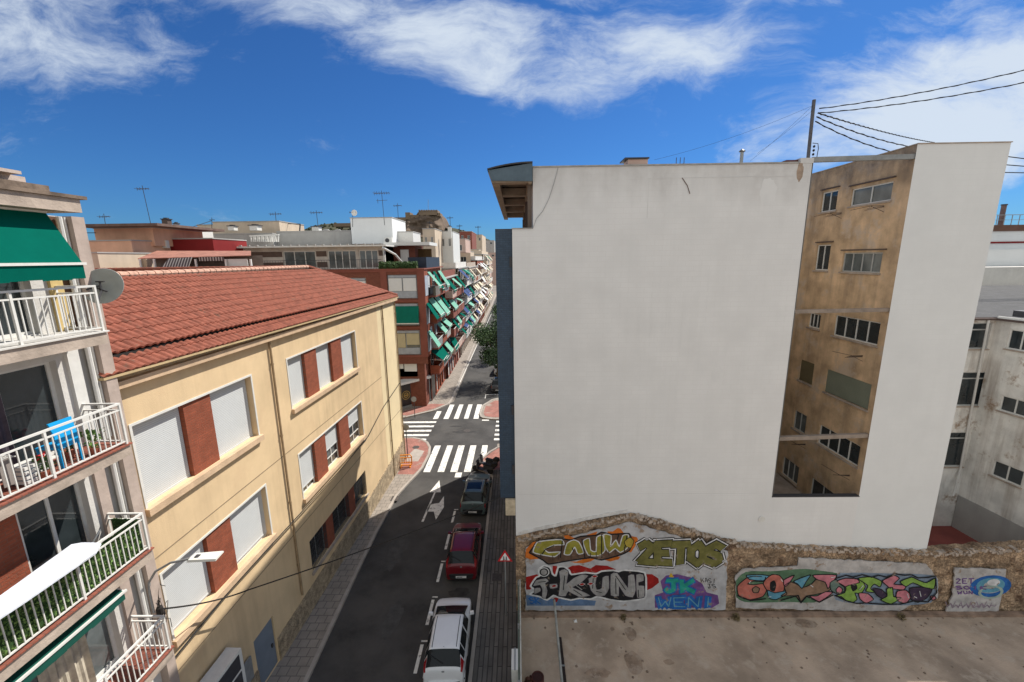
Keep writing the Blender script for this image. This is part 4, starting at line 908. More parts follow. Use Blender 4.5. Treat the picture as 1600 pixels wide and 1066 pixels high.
db=thing('dark_plank','dark upright plank beside the leaning pole in the lot','plank',(1.6,14,0))
m_=MB(); a=atZ(876,981,.9); m_.hexa([(a.x-.05,12.2,.05),(a.x+.07,12.2,.05),(a.x+.07,14.9,.05),(a.x-.05,14.9,.05),(a.x-.05,12.2,.12),(a.x+.07,12.2,.12),(a.x+.07,14.9,.12),(a.x-.05,14.9,.12)]); m_.build('board',mat('dark_wood',(.03,.022,.02),.9),db)
m_=MB(); m_.box(a.x-.06,a.x+.08,13.6,13.66,.122,.14); m_.build('strap',GMET,db)
def bush(name,label,x,y,z,r,n,cols,grp=None):
    t=thing(name,label,'shrub',(x,y,z),grp); rg=random.Random(int(abs(x*91+y*7)))
    for ci,cm in enumerate(cols):
        m_=MB()
        for k in range(n):
            d=Vector((rg.gauss(0,1),rg.gauss(0,1),rg.gauss(0,1))).normalized()*r*rg.uniform(.3,1); d.z=abs(d.z)*1.1
            c=Vector((x,y,z))+d; a=Vector((rg.gauss(0,1),rg.gauss(0,1),rg.gauss(0,1))).normalized()*.06;b=a.orthogonal().normalized()*.035
            m_.quad(c-a,c+b,c+a,c-b)
        m_.build('foliage',cm,t)
    m_=MB()
    for k in range(6): m_.tube([(x,y,z),(x+rg.gauss(0,r*.3),y+rg.gauss(0,r*.3),z+r*.8)],.015,5,.005)
    m_.build('stems',BARK,t)
bush('weed_bush','leafy green weed growing against the lot fence in the near corner',.42,12.0,.05,.42,420,[LEAF[0],LEAF[1]])
bush('dry_bush','reddish dry weed beside the green one at the fence',.35,12.9,.05,.3,200,[mat('dry_red_leaf',(.12,.05,.035),.8,.3,5)])
t=thing('cable_reel','dark red round barrel lid leaning by the lot fence','barrel',(.75,12.95,.05)); m_=MB(); m_.lathe((.62,13.0,.05),[(.24,0),(.24,.3),(.21,.3),(.2,.26)],18); m_.build('drum',mat('dark_red_drum',(.09,.03,.025),.7,.2,5),t)
m_=MB(); m_.lathe((.62,13.0,.32),[(.19,0),(.19,.01)],18); m_.build('lid',mat('dark_drum_lid',(.05,.02,.018),.8),t)
for k,(x,r_,lab) in enumerate(((4.6,.14,'tiny dry weed at the wall foot left of the teal letters'),(9.6,.2,'small dry weed tuft at the foot of the brick column between the graffiti panels'),(16.9,.18,'small dry weed at the wall foot right of the pink and green graffiti'))):
    bush('wall_weed',lab,x,15.88,.1,r_,70,[mat('dry_weed_leaf',(.16,.12,.06),.9,.3,5)],'weeds at the wall foot')
# litter
c=atZ(899,971,.06); m_=MB(); m_.hexa([(c.x-.07,c.y-.05,.05),(c.x+.08,c.y-.06,.05),(c.x+.06,c.y+.07,.05),(c.x-.08,c.y+.06,.05),(c.x-.05,c.y-.03,.11),(c.x+.05,c.y-.05,.08),(c.x+.05,c.y+.05,.13),(c.x-.04,c.y+.04,.09)]); tag(m_.build('litter',WMET),'crumpled white litter lying on the bare lot','litter')
m_=MB(); rg=random.Random(11)
for k in range(160):
    x=rg.uniform(.3,22);y=rg.uniform(12.5,16) if k%3 else rg.uniform(15.4,16.1); s=rg.uniform(.015,.06)
    m_.lathe((x,y,.045),[(s,0),(s*.8,s*.6),(s*.2,s*.8)],5)
tag(m_.build('pebbles',mat('lot_pebbles',(.2,.15,.11),.95,.3,5)),kind='stuff')
for k,(px,py,rx,ry) in enumerate(((891,953,.35,.12),(1025,958,.7,.16),(985,990,.25,.35),(957,983,.1,.1),(990,1035,.35,.5),(1045,1035,.2,.12),(935,1052,.5,.2),(1500,962,.6,.2),(1260,975,.5,.2))):
    c=atZ(px,py,.05); m_=MB(); n=22; rr=[(1+.35*noise.noise(Vector((math.cos(2*math.pi*i/n)*1.5+k*3,math.sin(2*math.pi*i/n)*1.5,0)))) for i in range(n)]
    m_.add([(c.x+rx*rr[i]*math.cos(2*math.pi*i/n),c.y+ry*rr[i]*math.sin(2*math.pi*i/n),.054+.0005*k) for i in range(n)],[tuple(range(n))])
    tag(m_.build('soil_stain',mat('dark_soil_stain',(.29,.21,.15),.95,.35,2,.4,spots=(3,.5,.1,(.38,.30,.23)))),kind='structure')
# ------------------------------------------------------------------ WEATHERED BUILDING FAR RIGHT
ob=thing('weathered_building','peeling off white building with a terrace behind the ruined wall','building',(24,20,0))
DW=mat('peeling_white_render',(.70,.68,.63),.93,.15,1.2,.4,12,streak=.8,streakcol=(.22,.15,.10),spots=(.9,.57,.1,(.33,.24,.17)))
NS=Vector((24.18,16.75,0)); KS=Vector((23.87,20.8,0)); US=(KS-NS).normalized(); NSn=Vector((-US.y,US.x,0)); LS=(KS-NS).length
def PSl(s_,z,d): p=NS+US*s_-NSn*d; return Vector((p.x,p.y,z))
def onS(px,py):
    r=ray(px,py); t=NS.dot(NSn)/r.dot(NSn); p=r*t; return (Vector((p.x,p.y,0))-NS).dot(US),H+p.z
def rS(pa,pb): a=onS(*pa);b=onS(*pb); return (min(a[0],b[0]),max(a[0],b[0]),min(a[1],b[1]),max(a[1],b[1]))
rh=[rS((1578,514),(1614,552)),rS((1565,617),(1608,655)),rS((1553,718),(1595,762))]
TZ=atY(1540,500,KS.y).z; TF=1.15
cells(PSl,0,LS,0,TZ,rh,.15).build('side_wall',DW,ob)
for i,h in enumerate(rh): window(ob,PSl,*h,.1,2,WMET,GLASS,0,None,.06,CONC)
PBk=pY(KS.y)
def rB(pa,pb): a=atY(*pa,KS.y);b=atY(*pb,KS.y); return (min(a.x,b.x),max(a.x,b.x),min(a.z,b.z),max(a.z,b.z))
bh=[rB((1506,505),(1542,545)),rB((1494,582),(1533,634)),rB((1474,676),(1503,729))]
cells(PBk,17.98,KS.x,0,TZ,bh,.15).build('end_wall',DW,ob)
for h in bh: window(ob,PBk,*h,.1,1,GRF,GLASS,0,None,.05,CONC,hbar=h[3]-.35)
m_=MB(); m_.prism([(KS.x+.35,KS.y+.3),(KS.x+.35,30),(40,30),(40,NS.y+.1),(NS.x+.35,NS.y+.1)],0,TZ-.1); m_.build('core',DW,ob)
m_=MB(); m_.add([(17.98,16.7,TF),(24.1,16.7,TF),(KS.x-.01,KS.y-.01,TF),(17.98,KS.y-.01,TF)],[(0,1,2,3)]); m_.build('terrace_floor',TERR2,ob)
m_=MB(); m_.pbox(PSl,0,LS-.03,TF,TF+1.9,-.04,-.002); m_.build('wall_base',GREYW,ob)
g0=atZ(1460,792,TF);g1=atZ(1548,853,TF); m_=MB(); m_.bar(g0+Vector((0,0,.06)),g1+Vector((0,0,.06)),.14,.12); m_.build('terrace_kerb',mat('dark_red_kerb',(.16,.03,.03),.8),ob)
m_=MB(); m_.add([g0+Vector((0,0,.01)),g1+Vector((0,0,.01)),(24.1,16.7,TF+.01),(KS.x-.01,KS.y-.05,TF+.01)],[(0,1,2,3)]); m_.build('ramp_slab',GREYW,ob)
m_=MB(); a_=atY(1545,500,KS.y-.1);b_=atY(1500,735,KS.y-.1);c_=atY(1489,775,KS.y-.4); m_.tube([a_,b_,c_],.05,8); m_.build('drainpipe',WOFF,ob)
m_=MB(); m_.pbox(PSl,-.2,LS+.1,TZ,TZ+.09,-.15,.3); m_.box(17.99,KS.x-.1,KS.y-.15,KS.y+.3,TZ+.003,TZ+.1); m_.build('roof_edge',mat('dark_roof_edge',(.10,.07,.06),.9,.3,3),ob)
m_=MB(); m_.quad((18,KS.y+.1,TZ+.12),(40,KS.y+.1,TZ+.12),(40,30,TZ+1.0),(18,30,TZ+1.0)); m_.quad((NS.x-.1,NS.y,TZ+.1),(40,NS.y,TZ+.3),(40,KS.y+.1,TZ+.12),(KS.x,KS.y+.1,TZ+.12)); m_.build('corrugated_roof',mat('grey_corrugated_sheet',(.045,.045,.047),.8,.3,2,brick=('z',.3,6,(.02,.02,.02),.04,(.9,.9,.9))),ob)
m_=MB(); m_.pbox(PSl,0,LS-.1,TZ+.1,TZ+.2,-.1,-.02); m_.build('white_edge_strip',WMET,ob)
m_=MB(); m_.pbox(PSl,LS-.7,LS-.3,TZ+.2,TZ+.5,.4,.8); m_.build('roof_vent',DMET,ob)
ow=thing('white_upper_building','white plastered building with red edge line above the corrugated roof','building',(34,36,0))
m_=MB(); a=atY(1500,383,34);b=atY(1500,452,34); m_.box(27,60,34,50,0,a.z-.4); m_.build('wall',WHITE2,ow)
m_=MB(); c=atY(1520,418,32); m_.box(25,60,31.8,33.9,0,c.z); m_.build('lower_wall',WOFF,ow)
m_=MB(); m_.box(29,60,35.93,35.99,a.z+.12,a.z+.26); m_.build('edge_line',MAROON,ow)
m_=MB(); m_.box(29,60,36,48,a.z-.4,a.z+1.1); m_.build('upper_storey',WHITE2,ow)
m_=MB(); m_.box(29,60,35.9,36,a.z+1.1,a.z+1.6); m_.build('brown_band',mat('brown_band_paint',(.13,.07,.05),.9),ow)
m_=MB(); z_=a.z+1.6
for k in range(22): m_.bar((30+k*.6,36,z_),(30+k*.6,36,z_+.8),.04)
m_.bar((29,36,z_+.8),(44,36,z_+.8),.05); m_.bar((29,36,z_+.4),(44,36,z_+.4),.03); m_.build('roof_railing',GMET,ow)
c=atY(1578,350,35.8); t=thing('rooftop_chimney_pipe','dark round chimney pipe rising above the roof railing at right edge','chimney',(c.x,36.5,z_)); m_=MB(); m_.tube([(c.x,36.5,z_-.3),(c.x,36.5,z_+1.6)],.17,10); m_.build('pipe',mat('brown_pipe',(.14,.09,.08),.8,.2,3),t); m_=MB(); m_.tube([(c.x,36.5,z_+1.6),(c.x,36.5,z_+1.7)],.21,10); m_.build('rim',DMET,t)
# ------------------------------------------------------------------ ROOF MAST AND CABLES
b0=atY(1263,246,YW+.6); t0=atY(1272,156,YW+.6)
ms=thing('roof_mast','dark steel roof mast carrying twisted power cables','mast',(b0.x,YW+.6,19.3))
m_=MB(); m_.bar((b0.x,YW+.6,19.2),(t0.x,YW+.6,t0.z),.085); m_.build('mast',mat('dark_mast_steel',(.10,.095,.10),.6,.2,4),ms)
for k in range(4):
    z=t0.z-1.6+k*-.14-.02; x=b0.x+.17
    m_=MB(); m_.lathe((x,YW+.6,z),[(.01,-.05),(.04,-.02),(.04,.02),(.01,.05)],8); m_.build('insulator',DARK,ms)
m_=MB(); m_.tube([(b0.x+.1,YW+.6,t0.z-1.5),(b0.x+.3,YW+.6,t0.z-1.52),(b0.x+.34,YW+.6,t0.z-1.7),(b0.x+.32,YW+.6,t0.z-2.0),(b0.x+.15,YW+.6,t0.z-2.15)],.014,6); m_.build('cable_loop',DARK,ms)
m_=MB(); m_.box(10.0,10.5,YW+.1,YW+.5,19.3,19.42); m_.build('base_block',mat('dark_red_block',(.12,.05,.04),.9),ms)
def cable(pts,r,label,grp,twist=True,m2=DARK,sag=0):
    pts=[Vector(p) for p in pts]; o=[]
    for a,b in zip(pts,pts[1:]):
        n=24
        for i in range(n): 
            t=i/n; p=a.lerp(b,t); p.z-=sag*4*t*(1-t); o.append(p)
    o.append(pts[-1]); mb=MB(); mb.tube(o,r,6)
    if twist:
        tw_=[]; L_=0
        for a,b in zip(o,o[1:]):
            for q in range(6):
                p=a.lerp(b,q/6); L_+=(b-a).length/6; d=(b-a).normalized(); u=d.orthogonal().normalized(); v=d.cross(u)
                tw_.append(p+r*1.1*(u*math.cos(L_*9)+v*math.sin(L_*9)))
        mb.tube(tw_,r*.8,5)
    return tag(mb.build('power_cable',m2),label,'cable',grp)
CG='cables leaving the roof mast'
Ym=YW+.6
M1=atY(1280,170,Ym);M2=atY(1278,177,Ym);M3=atY(1276,183,Ym);M4=atY(1274,190,Ym)
cable([M1,atY(1640,100,Ym-2)],.014,'upper twisted cable running from mast to the right edge',CG,sag=.12)
cable([M2,atY(1640,121,Ym-2)],.014,'second twisted cable running right just below the upper one',CG,sag=.12)
cable([M2,atY(1460,223,30)],.02,'highest of three cables dropping behind the white end wall',CG,sag=.1)
cable([M3,atY(1420,229,YW+3)],.017,'middle of three cables dropping to the tan roof',CG,sag=.1)
cable([M4,atY(1396,238,YW+1.6)],.016,'lowest of three cables dropping to the tan roof edge',CG,sag=.1)
cable([atY(1270,165,Ym),atY(1022,250,YW+.8)],.004,'thin guy wire from mast to the brick chimney',CG,False,sag=.15)
cable([atY(1270,165,Ym),atY(1172,252,YW+.8)],.004,'steeper of two thin guy wires left of the mast',CG,False,sag=.05)
cable([atY(1270,172,Ym),atY(1183,240,YW+.8)],.004,'short thin guy wire from mast to the flue pipe',CG,False,sag=.05)
for k,(a,b) in enumerate((((1560,243),(1640,253)),((1550,256),(1640,263)),((1540,269),(1640,271)))):
    cable([atY(*a,30),atY(*b,30)],.03,['upper','middle','lower'][k]+' of three short cables right of the white end wall','cables right of the white end wall',False)
# bundle across street
sp=atY(250,952,9.2)
cable([(-9.55,9.2,sp.z),PF(12.2,0,-.5)+Vector((0,0,atX(400,915,-9.2).z)),atY(786,775,YW+.2)],.022,'thick black cable bundle sagging across the street','street cables',False,sag=.12)
cable([PF(9.3,5.0,-.1),PF(12,5.2,-.1),PF(16.6,5.2,-.16),PF(20,5.15,-.16),PF(24,5.25,-.12),PF(27,6.0,-.05),PF(31,6.6,-.05)],.025,'black cable clipped along the ochre wall below the middle sills','street cables',False,m2=RUBBER)
cable([PF(9.25,7.5,-.06),PF(9.3,6.3,-.1),PF(9.25,2.5,-.1)],.02,'vertical tangle of cable at the joint of the two buildings','street cables',True)
jb=thing('cable_junction','tangled black cable junction on the wall beside the lowest balcony','junction box',(-9.5,9.2,6))
m_=MB(); m_.lathe((-9.55,9.25,sp.z-.15),[(.05,-.1),(.08,0),(.08,.15),(.04,.2)],10); m_.build('box',DARK,jb)
rg=random.Random(21)
for k in range(7):
    m_=MB(); a=Vector((-9.6,9.25,sp.z)); p=[a]; 
    for q in range(5): a=a+Vector((rg.uniform(-.03,.06),rg.uniform(-.05,.12),rg.uniform(-.45,.35))); p.append(a)
    m_.tube(p,.008,5); m_.build('wire',DARK,jb)
# street lamp
sl=thing('street_lamp','flat led street lamp on a curved arm fixed to the wall corner','street lamp',(-9.7,9.2,7.4))
m_=MB(); m_.tube([(-9.62,9.16,7.0),(-9.62,9.16,7.6),(-9.6,9.18,7.9),(-9.4,9.2,8.2),(-9.0,9.25,8.42),(-8.4,9.3,8.52)],.03,8); m_.build('arm',GMET,sl)
m_=MB(); c=(-8.12,9.3,8.56); m_.hexa([(-8.5,9.15,8.5),(-7.7,9.1,8.58),(-7.72,9.44,8.58),(-8.5,9.44,8.5),(-8.47,9.17,8.56),(-7.7,9.12,8.63),(-7.72,9.42,8.63),(-8.47,9.42,8.56)]); m_.build('lamp_head',mat('pale_lamp_paint',(.68,.68,.62),.5,.04,4),sl)
m_=MB(); m_.box(-8.35,-8.25,9.24,9.33,8.57,8.6); m_.build('sensor',DMET,sl)
# ------------------------------------------------------------------ STREET FURNITURE
# warning sign
sg=thing('warning_sign','red and white triangular children crossing sign on a pole','road sign',(-.5,16,0))
c=atY(789,871,16.0)
def tri(cx,cz,r,y,mb): 
    pts=[(cx+r*math.cos(a),y,cz+r*math.sin(a)) for a in (math.pi/2,math.pi*7/6,math.pi*11/6)]; mb.extr(pts,(0,.012,0))
m_=MB(); tri(c.x,c.z,.38,15.98,m_); m_.build('sign_plate',mat('sign_red',(.5,.015,.02),.5,.03,3),sg)
m_=MB(); tri(c.x,c.z,.25,15.965,m_); m_.build('sign_face',mat('sign_white',(.75,.75,.73),.5,.03,3),sg)
m_=MB()
for dx,s in ((-.05,1.),(.06,.8)):
    m_.box(c.x+dx-.018,c.x+dx+.018,15.955,15.963,c.z-.06*s,c.z+.05*s)
    m_.hexa([(c.x+dx-.045,15.955,c.z-.12),(c.x+dx-.015,15.955,c.z-.12),(c.x+dx-.015,15.963,c.z-.12),(c.x+dx-.045,15.963,c.z-.12),(c.x+dx-.018,15.955,c.z-.055*s),(c.x+dx+.01,15.955,c.z-.055*s),(c.x+dx+.01,15.963,c.z-.055*s),(c.x+dx-.018,15.963,c.z-.055*s)])
    m_.box(c.x+dx+.012,c.x+dx+.035,15.956,15.962,c.z-.12,c.z-.05*s); m_.lathe((c.x+dx,15.957,c.z+.07*s),[(.02,0),(.02,.004)],10,'y')
m_.build('pictogram',DARK,sg)
m_=MB(); m_.tube([(c.x,16.02,.12),(c.x,16.02,c.z+.3)],.03,8); m_.build('post',GMET,sg)
# thin corner post
for k,(x,y,h,lab) in enumerate(((-9.12,31.35,2.9,'slim grey sign post standing at the ochre building corner'),(-8.95,36.0+.3,2.3,'thin grey post at the far side of the side street'))):
    if k==1: x,y=-10.6,39.9
    t=thing('sign_post',lab,'post',(x,y,.12)); m_=MB(); m_.tube([(x,y,.12),(x,y,.12+h)],.035,8); m_.build('post',DMET,t)
    m_=MB(); m_.lathe((x,y-.05,.12+h-.3),[(.28,0),(.28,.02),(0,.02)],16,'y'); m_.build('sign_plate',GMET,t)
# barrier
ba=thing('pedestrian_barrier','orange plastic barrier standing at the pavement corner','barrier',(-8.85,29.75,.12),rz=math.radians(6))
m_=MB(); m_.tube([(-.42,0,.12),(-.47,0,.25),(-.47,0,.85),(-.38,0,.98),(.38,0,.98),(.47,0,.85),(.47,0,.25),(.42,0,.12),(-.42,0,.12)],.045,8); f_=m_.build('frame',ORANGE,ba,False)
m_=MB(); m_.bar((-.45,0,.76),(.45,0,.76),.04,.06); m_.bar((-.45,0,.34),(.45,0,.34),.04,.06); 
for x in (-.27,-.09,.09,.27): m_.bar((x,0,.34),(x,0,.76),.04,.045)
m_.build('slats',ORANGE,ba,False)
for x in (-.35,.35): m_=MB(); m_.box(x-.04,x+.04,-.25,.25,0,.1); m_.build('foot',ORANGE,ba,False)
# manholes
for (px,py,r) in ((730,673,.35),(650,701,.3)):
    c=atZ(px,py,.01); z=.135 if r==.3 else .01; m_=MB(); m_.lathe((c.x,c.y,z-.003),[(r,0),(r,.006),(0,.006)],16); tag(m_.build('manhole_cover',mat('cast_iron',(.07,.06,.055),.7,.2,9)),'round iron manhole cover in the '+('junction asphalt' if r==.35 else 'red corner paving'),'manhole cover')
c=atZ(617,779,.12); m_=MB(); m_.box(c.x-.25,c.x+.25,c.y-.3,c.y+.3,.118,.128); tag(m_.build('drain_cover',mat('cast_iron',(.07,.06,.055))),'square iron drain cover in the left pavement near the stone plinth','drain cover')
c=atZ(777,902,.12); m_=MB(); m_.box(c.x-.25,c.x+.25,c.y-.25,c.y+.25,.118,.128); tag(m_.build('utility_cover',mat('cast_iron',(.07,.06,.055))),'square iron cover in the dark plank pavement below the warning sign','utility cover')
# ------------------------------------------------------------------ CARS
def catmull(P,t):
    n=len(P)-1; t=max(0,min(n-1e-6,t)); i=int(t); f=t-i
    p0=P[max(i-1,0)];p1=P[i];p2=P[i+1];p3=P[min(i+2,n)]
    return .5*((2*p1)+(p2-p0)*f+(2*p0-5*p1+4*p2-p3)*f*f+(3*p1-p0-3*p2+p3)*f**3)
def make_car(label,paint,L=3.85,W=1.64,Hh=1.48,glass=None,rails=False,sunroof=False,wide_rear=True,plate='2847',dark_low=False,group='cars parked along the right kerb',lights_up=True):
    t=thing('parked_car',label,'car',(0,0,0),group)
    hw=W/2; gl=glass or mat('car_glass',(.01,.013,.015),.08,.1,2,spec=.25,local=True)
    # stations: y, halfwidth, belt z, roof halfwidth, roof z
    ST=[(-L/2,.86*hw,.50,.70*hw,.52),(-L/2+.03,.90*hw,.72,.74*hw,.80),(-L/2+.09,.93*hw,.86,.76*hw,.98),(-L/2+.30,.96*hw,.91,.71*hw,1.24),(-L/2+.50,.98*hw,.93,.69*hw,Hh-.05),(-L/2+.95,1.*hw,.94,.69*hw,Hh),
        (-L/2+1.6,1.*hw,.93,.70*hw,Hh+.01),(-L/2+1.95,1.*hw,.92,.70*hw,Hh-.04),(-L/2+2.45,1*hw,.91,.73*hw,1.22),(-L/2+3.02,.98*hw,.88,.80*hw,.93),(-L/2+3.35,.955*hw,.80,.74*hw,.84),(L/2-.2,.87*hw,.66,.60*hw,.71),(L/2-.05,.74*hw,.50,.50*hw,.54),(L/2,.60*hw,.40,.40*hw,.42)]
    C=[]
    for (y,w,bz,rw_,rz) in ST:
        C.append([Vector((w*.93,y,.20)),Vector((w*.985,y,.36)),Vector((w,y,min(.58,bz*.8+.02))),Vector((w*.965,y,bz)),Vector((w*.965*.35+rw_*.65,y,bz*.35+rz*.65)),Vector((rw_,y,rz-.035 if rz>bz+.1 else rz-.01)),Vector((rw_*.78,y,rz)),Vector((0,y,rz+.015))])
    n=len(ST); mcol=8
    def S(u,v): # u station, v 0..14 across (mirror)
        s=1
        if v>7: v=14-v; s=-1
        row=[]
        pts=[catmull(C[i],v) for i in range(n)] if False else None
        i=int(min(u,n-1.000001)); f=u-i
        P=[C[max(i-1,0)],C[i],C[i+1],C[min(i+2,n-1)]]
        q=[catmull(c_,v) for c_ in P]
        r=.5*((2*q[1])+(q[2]-q[0])*f+(2*q[0]-5*q[1]+4*q[2]-q[3])*f*f+(3*q[1]-q[0]-3*q[2]+q[3])*f**3)
        return Vector((r.x*s,r.y,r.z))
    mb=MB(); NU=(n-1)*4; NV=14*3
    for a in range(NU+1):
        for b in range(NV+1): mb.v.append(S(a*(n-1)/NU,b*14/NV))
    for a in range(NU):
        for b in range(NV): mb.f.append((a*(NV+1)+b,(a+1)*(NV+1)+b,(a+1)*(NV+1)+b+1,a*(NV+1)+b+1))
    mb.f.append(tuple(range(NV+1))); mb.f.append(tuple(range(NU*(NV+1),NU*(NV+1)+NV+1))[::-1])
    body=mb.build('body',paint,t,False,smooth=True)
    def patch(name,m2,u0,u1,v0,v1,off=.008,nu=8,nv=8,par=None,tap=0):
        mb=MB()
        for a in range(nu+1):
            for b in range(nv+1):
                u=u0+(u1-u0)*a/nu; vv0=v0+tap*(1-a/nu);vv1=v1-tap*(1-a/nu); v=vv0+(vv1-vv0)*b/nv
                p=S(u,v); du=S(min(u+.02,n-1.01),v)-S(max(u-.02,0),v); dv=S(u,min(v+.02,14))-S(u,max(v-.02,0)); N_=du.cross(dv)
                N_=N_.normalized() if N_.length>1e-9 else Vector((0,0,1))
                c0=Vector((0,0,.6)); 
                if N_.dot(p-Vector((0,p.y*.8,.6)))<0: N_=-N_
                mb.v.append(p+N_*off)
        for a in range(nu):
            for b in range(nv): mb.f.append((a*(nv+1)+b,(a+1)*(nv+1)+b,(a+1)*(nv+1)+b+1,a*(nv+1)+b+1))
        return mb.build(name,m2,par or t,False,smooth=True)
    patch('rear_window',gl,2.15,3.9,4.35 if wide_rear else 4.6,9.65 if wide_rear else 9.4,.008,10,14)
    patch('windscreen',gl,7.25,8.85,4.6,9.4,.008,10,14)
    for v0,v1 in ((3.25,4.75),(10.75,9.25)):
        for u0,u1 in ((3.6,4.5),(4.62,5.75),(5.9,7.5)):
            patch('side_window',gl,u0,u1,v0,v1,.008,6,6)
    lr=mat('rear_lamp_red',(.28,.01,.015),.25,.1,8,local=True,spec=.6)
    for s in (0,1):
        f=(lambda v:v) if s==0 else (lambda v:14-v)
        if lights_up: patch('tail_light',lr,1.5,3.3,f(3.15),f(4.15),.012,6,4)
        else: patch('tail_light',lr,.9,2.3,f(2.2),f(3.3),.012,6,4)
        patch('headlight',mat('headlamp_glass',(.5,.52,.55),.15,.1,5,local=True),10.6,11.8,f(3.2),f(4.2),.01,5,4)
    # bumper
    bcol=paint if not dark_low else mat('black_bumper_plastic',(.03,.03,.032),.6,.1,4,local=True)
    mb=MB(); prof_=[]
    seg=14
    for k in range(seg+1):
        a=-1+2*k/seg; x=a*hw*.97; y=-L/2-.07+.22*abs(a)**4
        prof_.append((x,y))
    for (x,y),(x2,y2) in zip(prof_,prof_[1:]):
        mb.hexa([(x,y+.02,.24),(x2,y2+.02,.24),(x2,y2+.3,.24),(x,y+.3,.24),(x,y,.52),(x2,y2,.52),(x2,y2+.3,.56),(x,y+.3,.56)])
    bp=mb.build('rear_bumper',bcol,t,False)
    mb=MB()
    for (x,y),(x2,y2) in zip(prof_,prof_[1:]): mb.hexa([(x,y-.012,.42),(x2,y2-.012,.42),(x2,y2+.05,.42),(x,y+.05,.42),(x,y-.012,.47),(x2,y2-.012,.47),(x2,y2+.05,.47),(x,y+.05,.47)])
    mb.build('bumper_strip',RUBBER,bp,False)
    mb=MB(); zpl=.60 if not wide_rear else .62; mb.box(-.26,.26,-L/2-.03 if dark_low else -L/2-.02,-L/2+.0,zpl-.055,zpl+.055)
    if True:
        mb=MB(); mb.box(-.26,.26,-L/2-.095,-L/2-.073,.35,.46)
    pl_=mb.build('number_plate',mat('plate_white',(.72,.72,.70),.4,.02,5,local=True),t,False)
    mb=MB(); x=-.21
    for ch_ in plate:
        mb.box(x,x+.03,-L/2-.0975,-L/2-.0955,.375,.435); mb.box(x+.035,x+.05,-L/2-.0975,-L/2-.0955,.375 if int(ch_)%2 else .41,.435); x+=.072
    mb.build('plate_text',DARK,pl_,False)
    # front bumper
    mb=MB(); mb.box(-hw*.8,hw*.8,L/2-.1,L/2+.04,.24,.44); mb.build('front_bumper',bcol,t,False)
    for sx in (-1,1):
        for yy in (-L/2+.66,L/2-.72):
            mb=MB(); mb.lathe((sx*(hw-.19),yy,.30),[(.0,-.095),(.27,-.095),(.30,-.07),(.30,.07),(.27,.095),(.0,.095)],20,'x'); wh=mb.build('wheel',RUBBER,t,False)
            mb=MB(); mb.lathe((sx*(hw-.19),yy,.30),[(.0,-.1),(.19,-.1),(.19,.1),(.0,.1)],14,'x'); mb.build('rim',GMET,wh,False)
            mb=MB(); mb.lathe((sx*(hw-.14),yy,.33),[(.36,-.13),(.36,.142),(.30,.142)],20,'x'); mb.build('wheel_arch',DARK,t,False)
        mb=MB(); yy=-L/2+2.55; mb.hexa([(sx*hw*.97,yy-.06,.92),(sx*(hw+.16),yy-.05,.94),(sx*(hw+.15),yy+.05,.94),(sx*hw*.97,yy+.06,.92),(sx*hw*.97,yy-.05,1.02),(sx*(hw+.15),yy-.05,1.06),(sx*(hw+.13),yy+.04,1.06),(sx*hw*.97,yy+.05,1.02)]); mb.build('wing_mirror',paint,t,False)
    mb=MB(); a=S(2.4,7);b=S(3.2,8.2); mb.bar(a+Vector((0,-.02,.02)),b+Vector((0,-.02,.03)),.02); mb.build('rear_wiper',RUBBER,t,False)
    mb=MB(); p=S(4.1,7); mb.tube([p,p+Vector((0,-.15,.18))],.006,5); mb.build('aerial',RUBBER,t,False)
    for sx in (-1,1):
        mb=MB(); pts=[S(u,5.9 if sx>0 else 8.1)+Vector((0,0,.012 if not rails else .04)) for u in (4.1,5,6,6.9)]
        mb.tube(pts,.012 if not rails else .02,6); mb.build('roof_strip' if not rails else 'roof_rail',RUBBER if not rails else GMET,t,False)
    if sunroof: patch('sunroof',gl,4.6,6.6,5.9,8.1,.008,8,8)
    mb=MB(); 
    for s in (0,1):
        f=(lambda v:v) if s==0 else (lambda v:14-v)
        for u in (3.4,5.75):
            pts=[S(u,f(v))+Vector(((1 if s==0 else -1)*.004,0,0)) for v in (.6,1.2,2,2.6,3.1)]; mb.tube(pts,.006,4)
    mb.build('door_seams',DARK,t,False)
    mb=MB(); p=S(1.5,7); mb.box(-.05,.05,p.y-.025,p.y-.0,p.z-.05,p.z+.0); mb.build('hatch_badge',GMET,t,False)
    return t
CW=mat('white_car_paint',(.72,.73,.74),.3,.02,3,local=True,coat=.6)
CR=mat('dark_red_car_paint',(.14,.007,.012),.3,.05,3,local=True,coat=.6)
CGN=mat('grey_green_car_paint',(.11,.15,.15),.3,.05,3,local=True,coat=.6,metal=.3)
CB=mat('dark_grey_car_paint',(.04,.04,.045),.3,.05,3,local=True,coat=.6)
c1=make_car('small white hatchback with dark rear window nearest at the kerb',CW); c1.location=(-2.98,14.62,.006); c1.rotation_euler.z=math.radians(1.5)
c2=make_car('dark red hatchback parked between the white and the grey green car',CR,wide_rear=False,plate='5173',dark_low=True,lights_up=True,L=4.0,W=1.68,Hh=1.5); c2.location=(-3.0,20.05,.006); c2.rotation_euler.z=math.radians(1)
c3=make_car('grey green estate car with sunroof parked ahead of the red one',CGN,rails=True,sunroof=True,wide_rear=False,plate='9062',dark_low=True,lights_up=False,L=4.3,W=1.72,Hh=1.5); c3.location=(-2.9,25.6,.006); c3.rotation_euler.z=math.radians(-1.5)
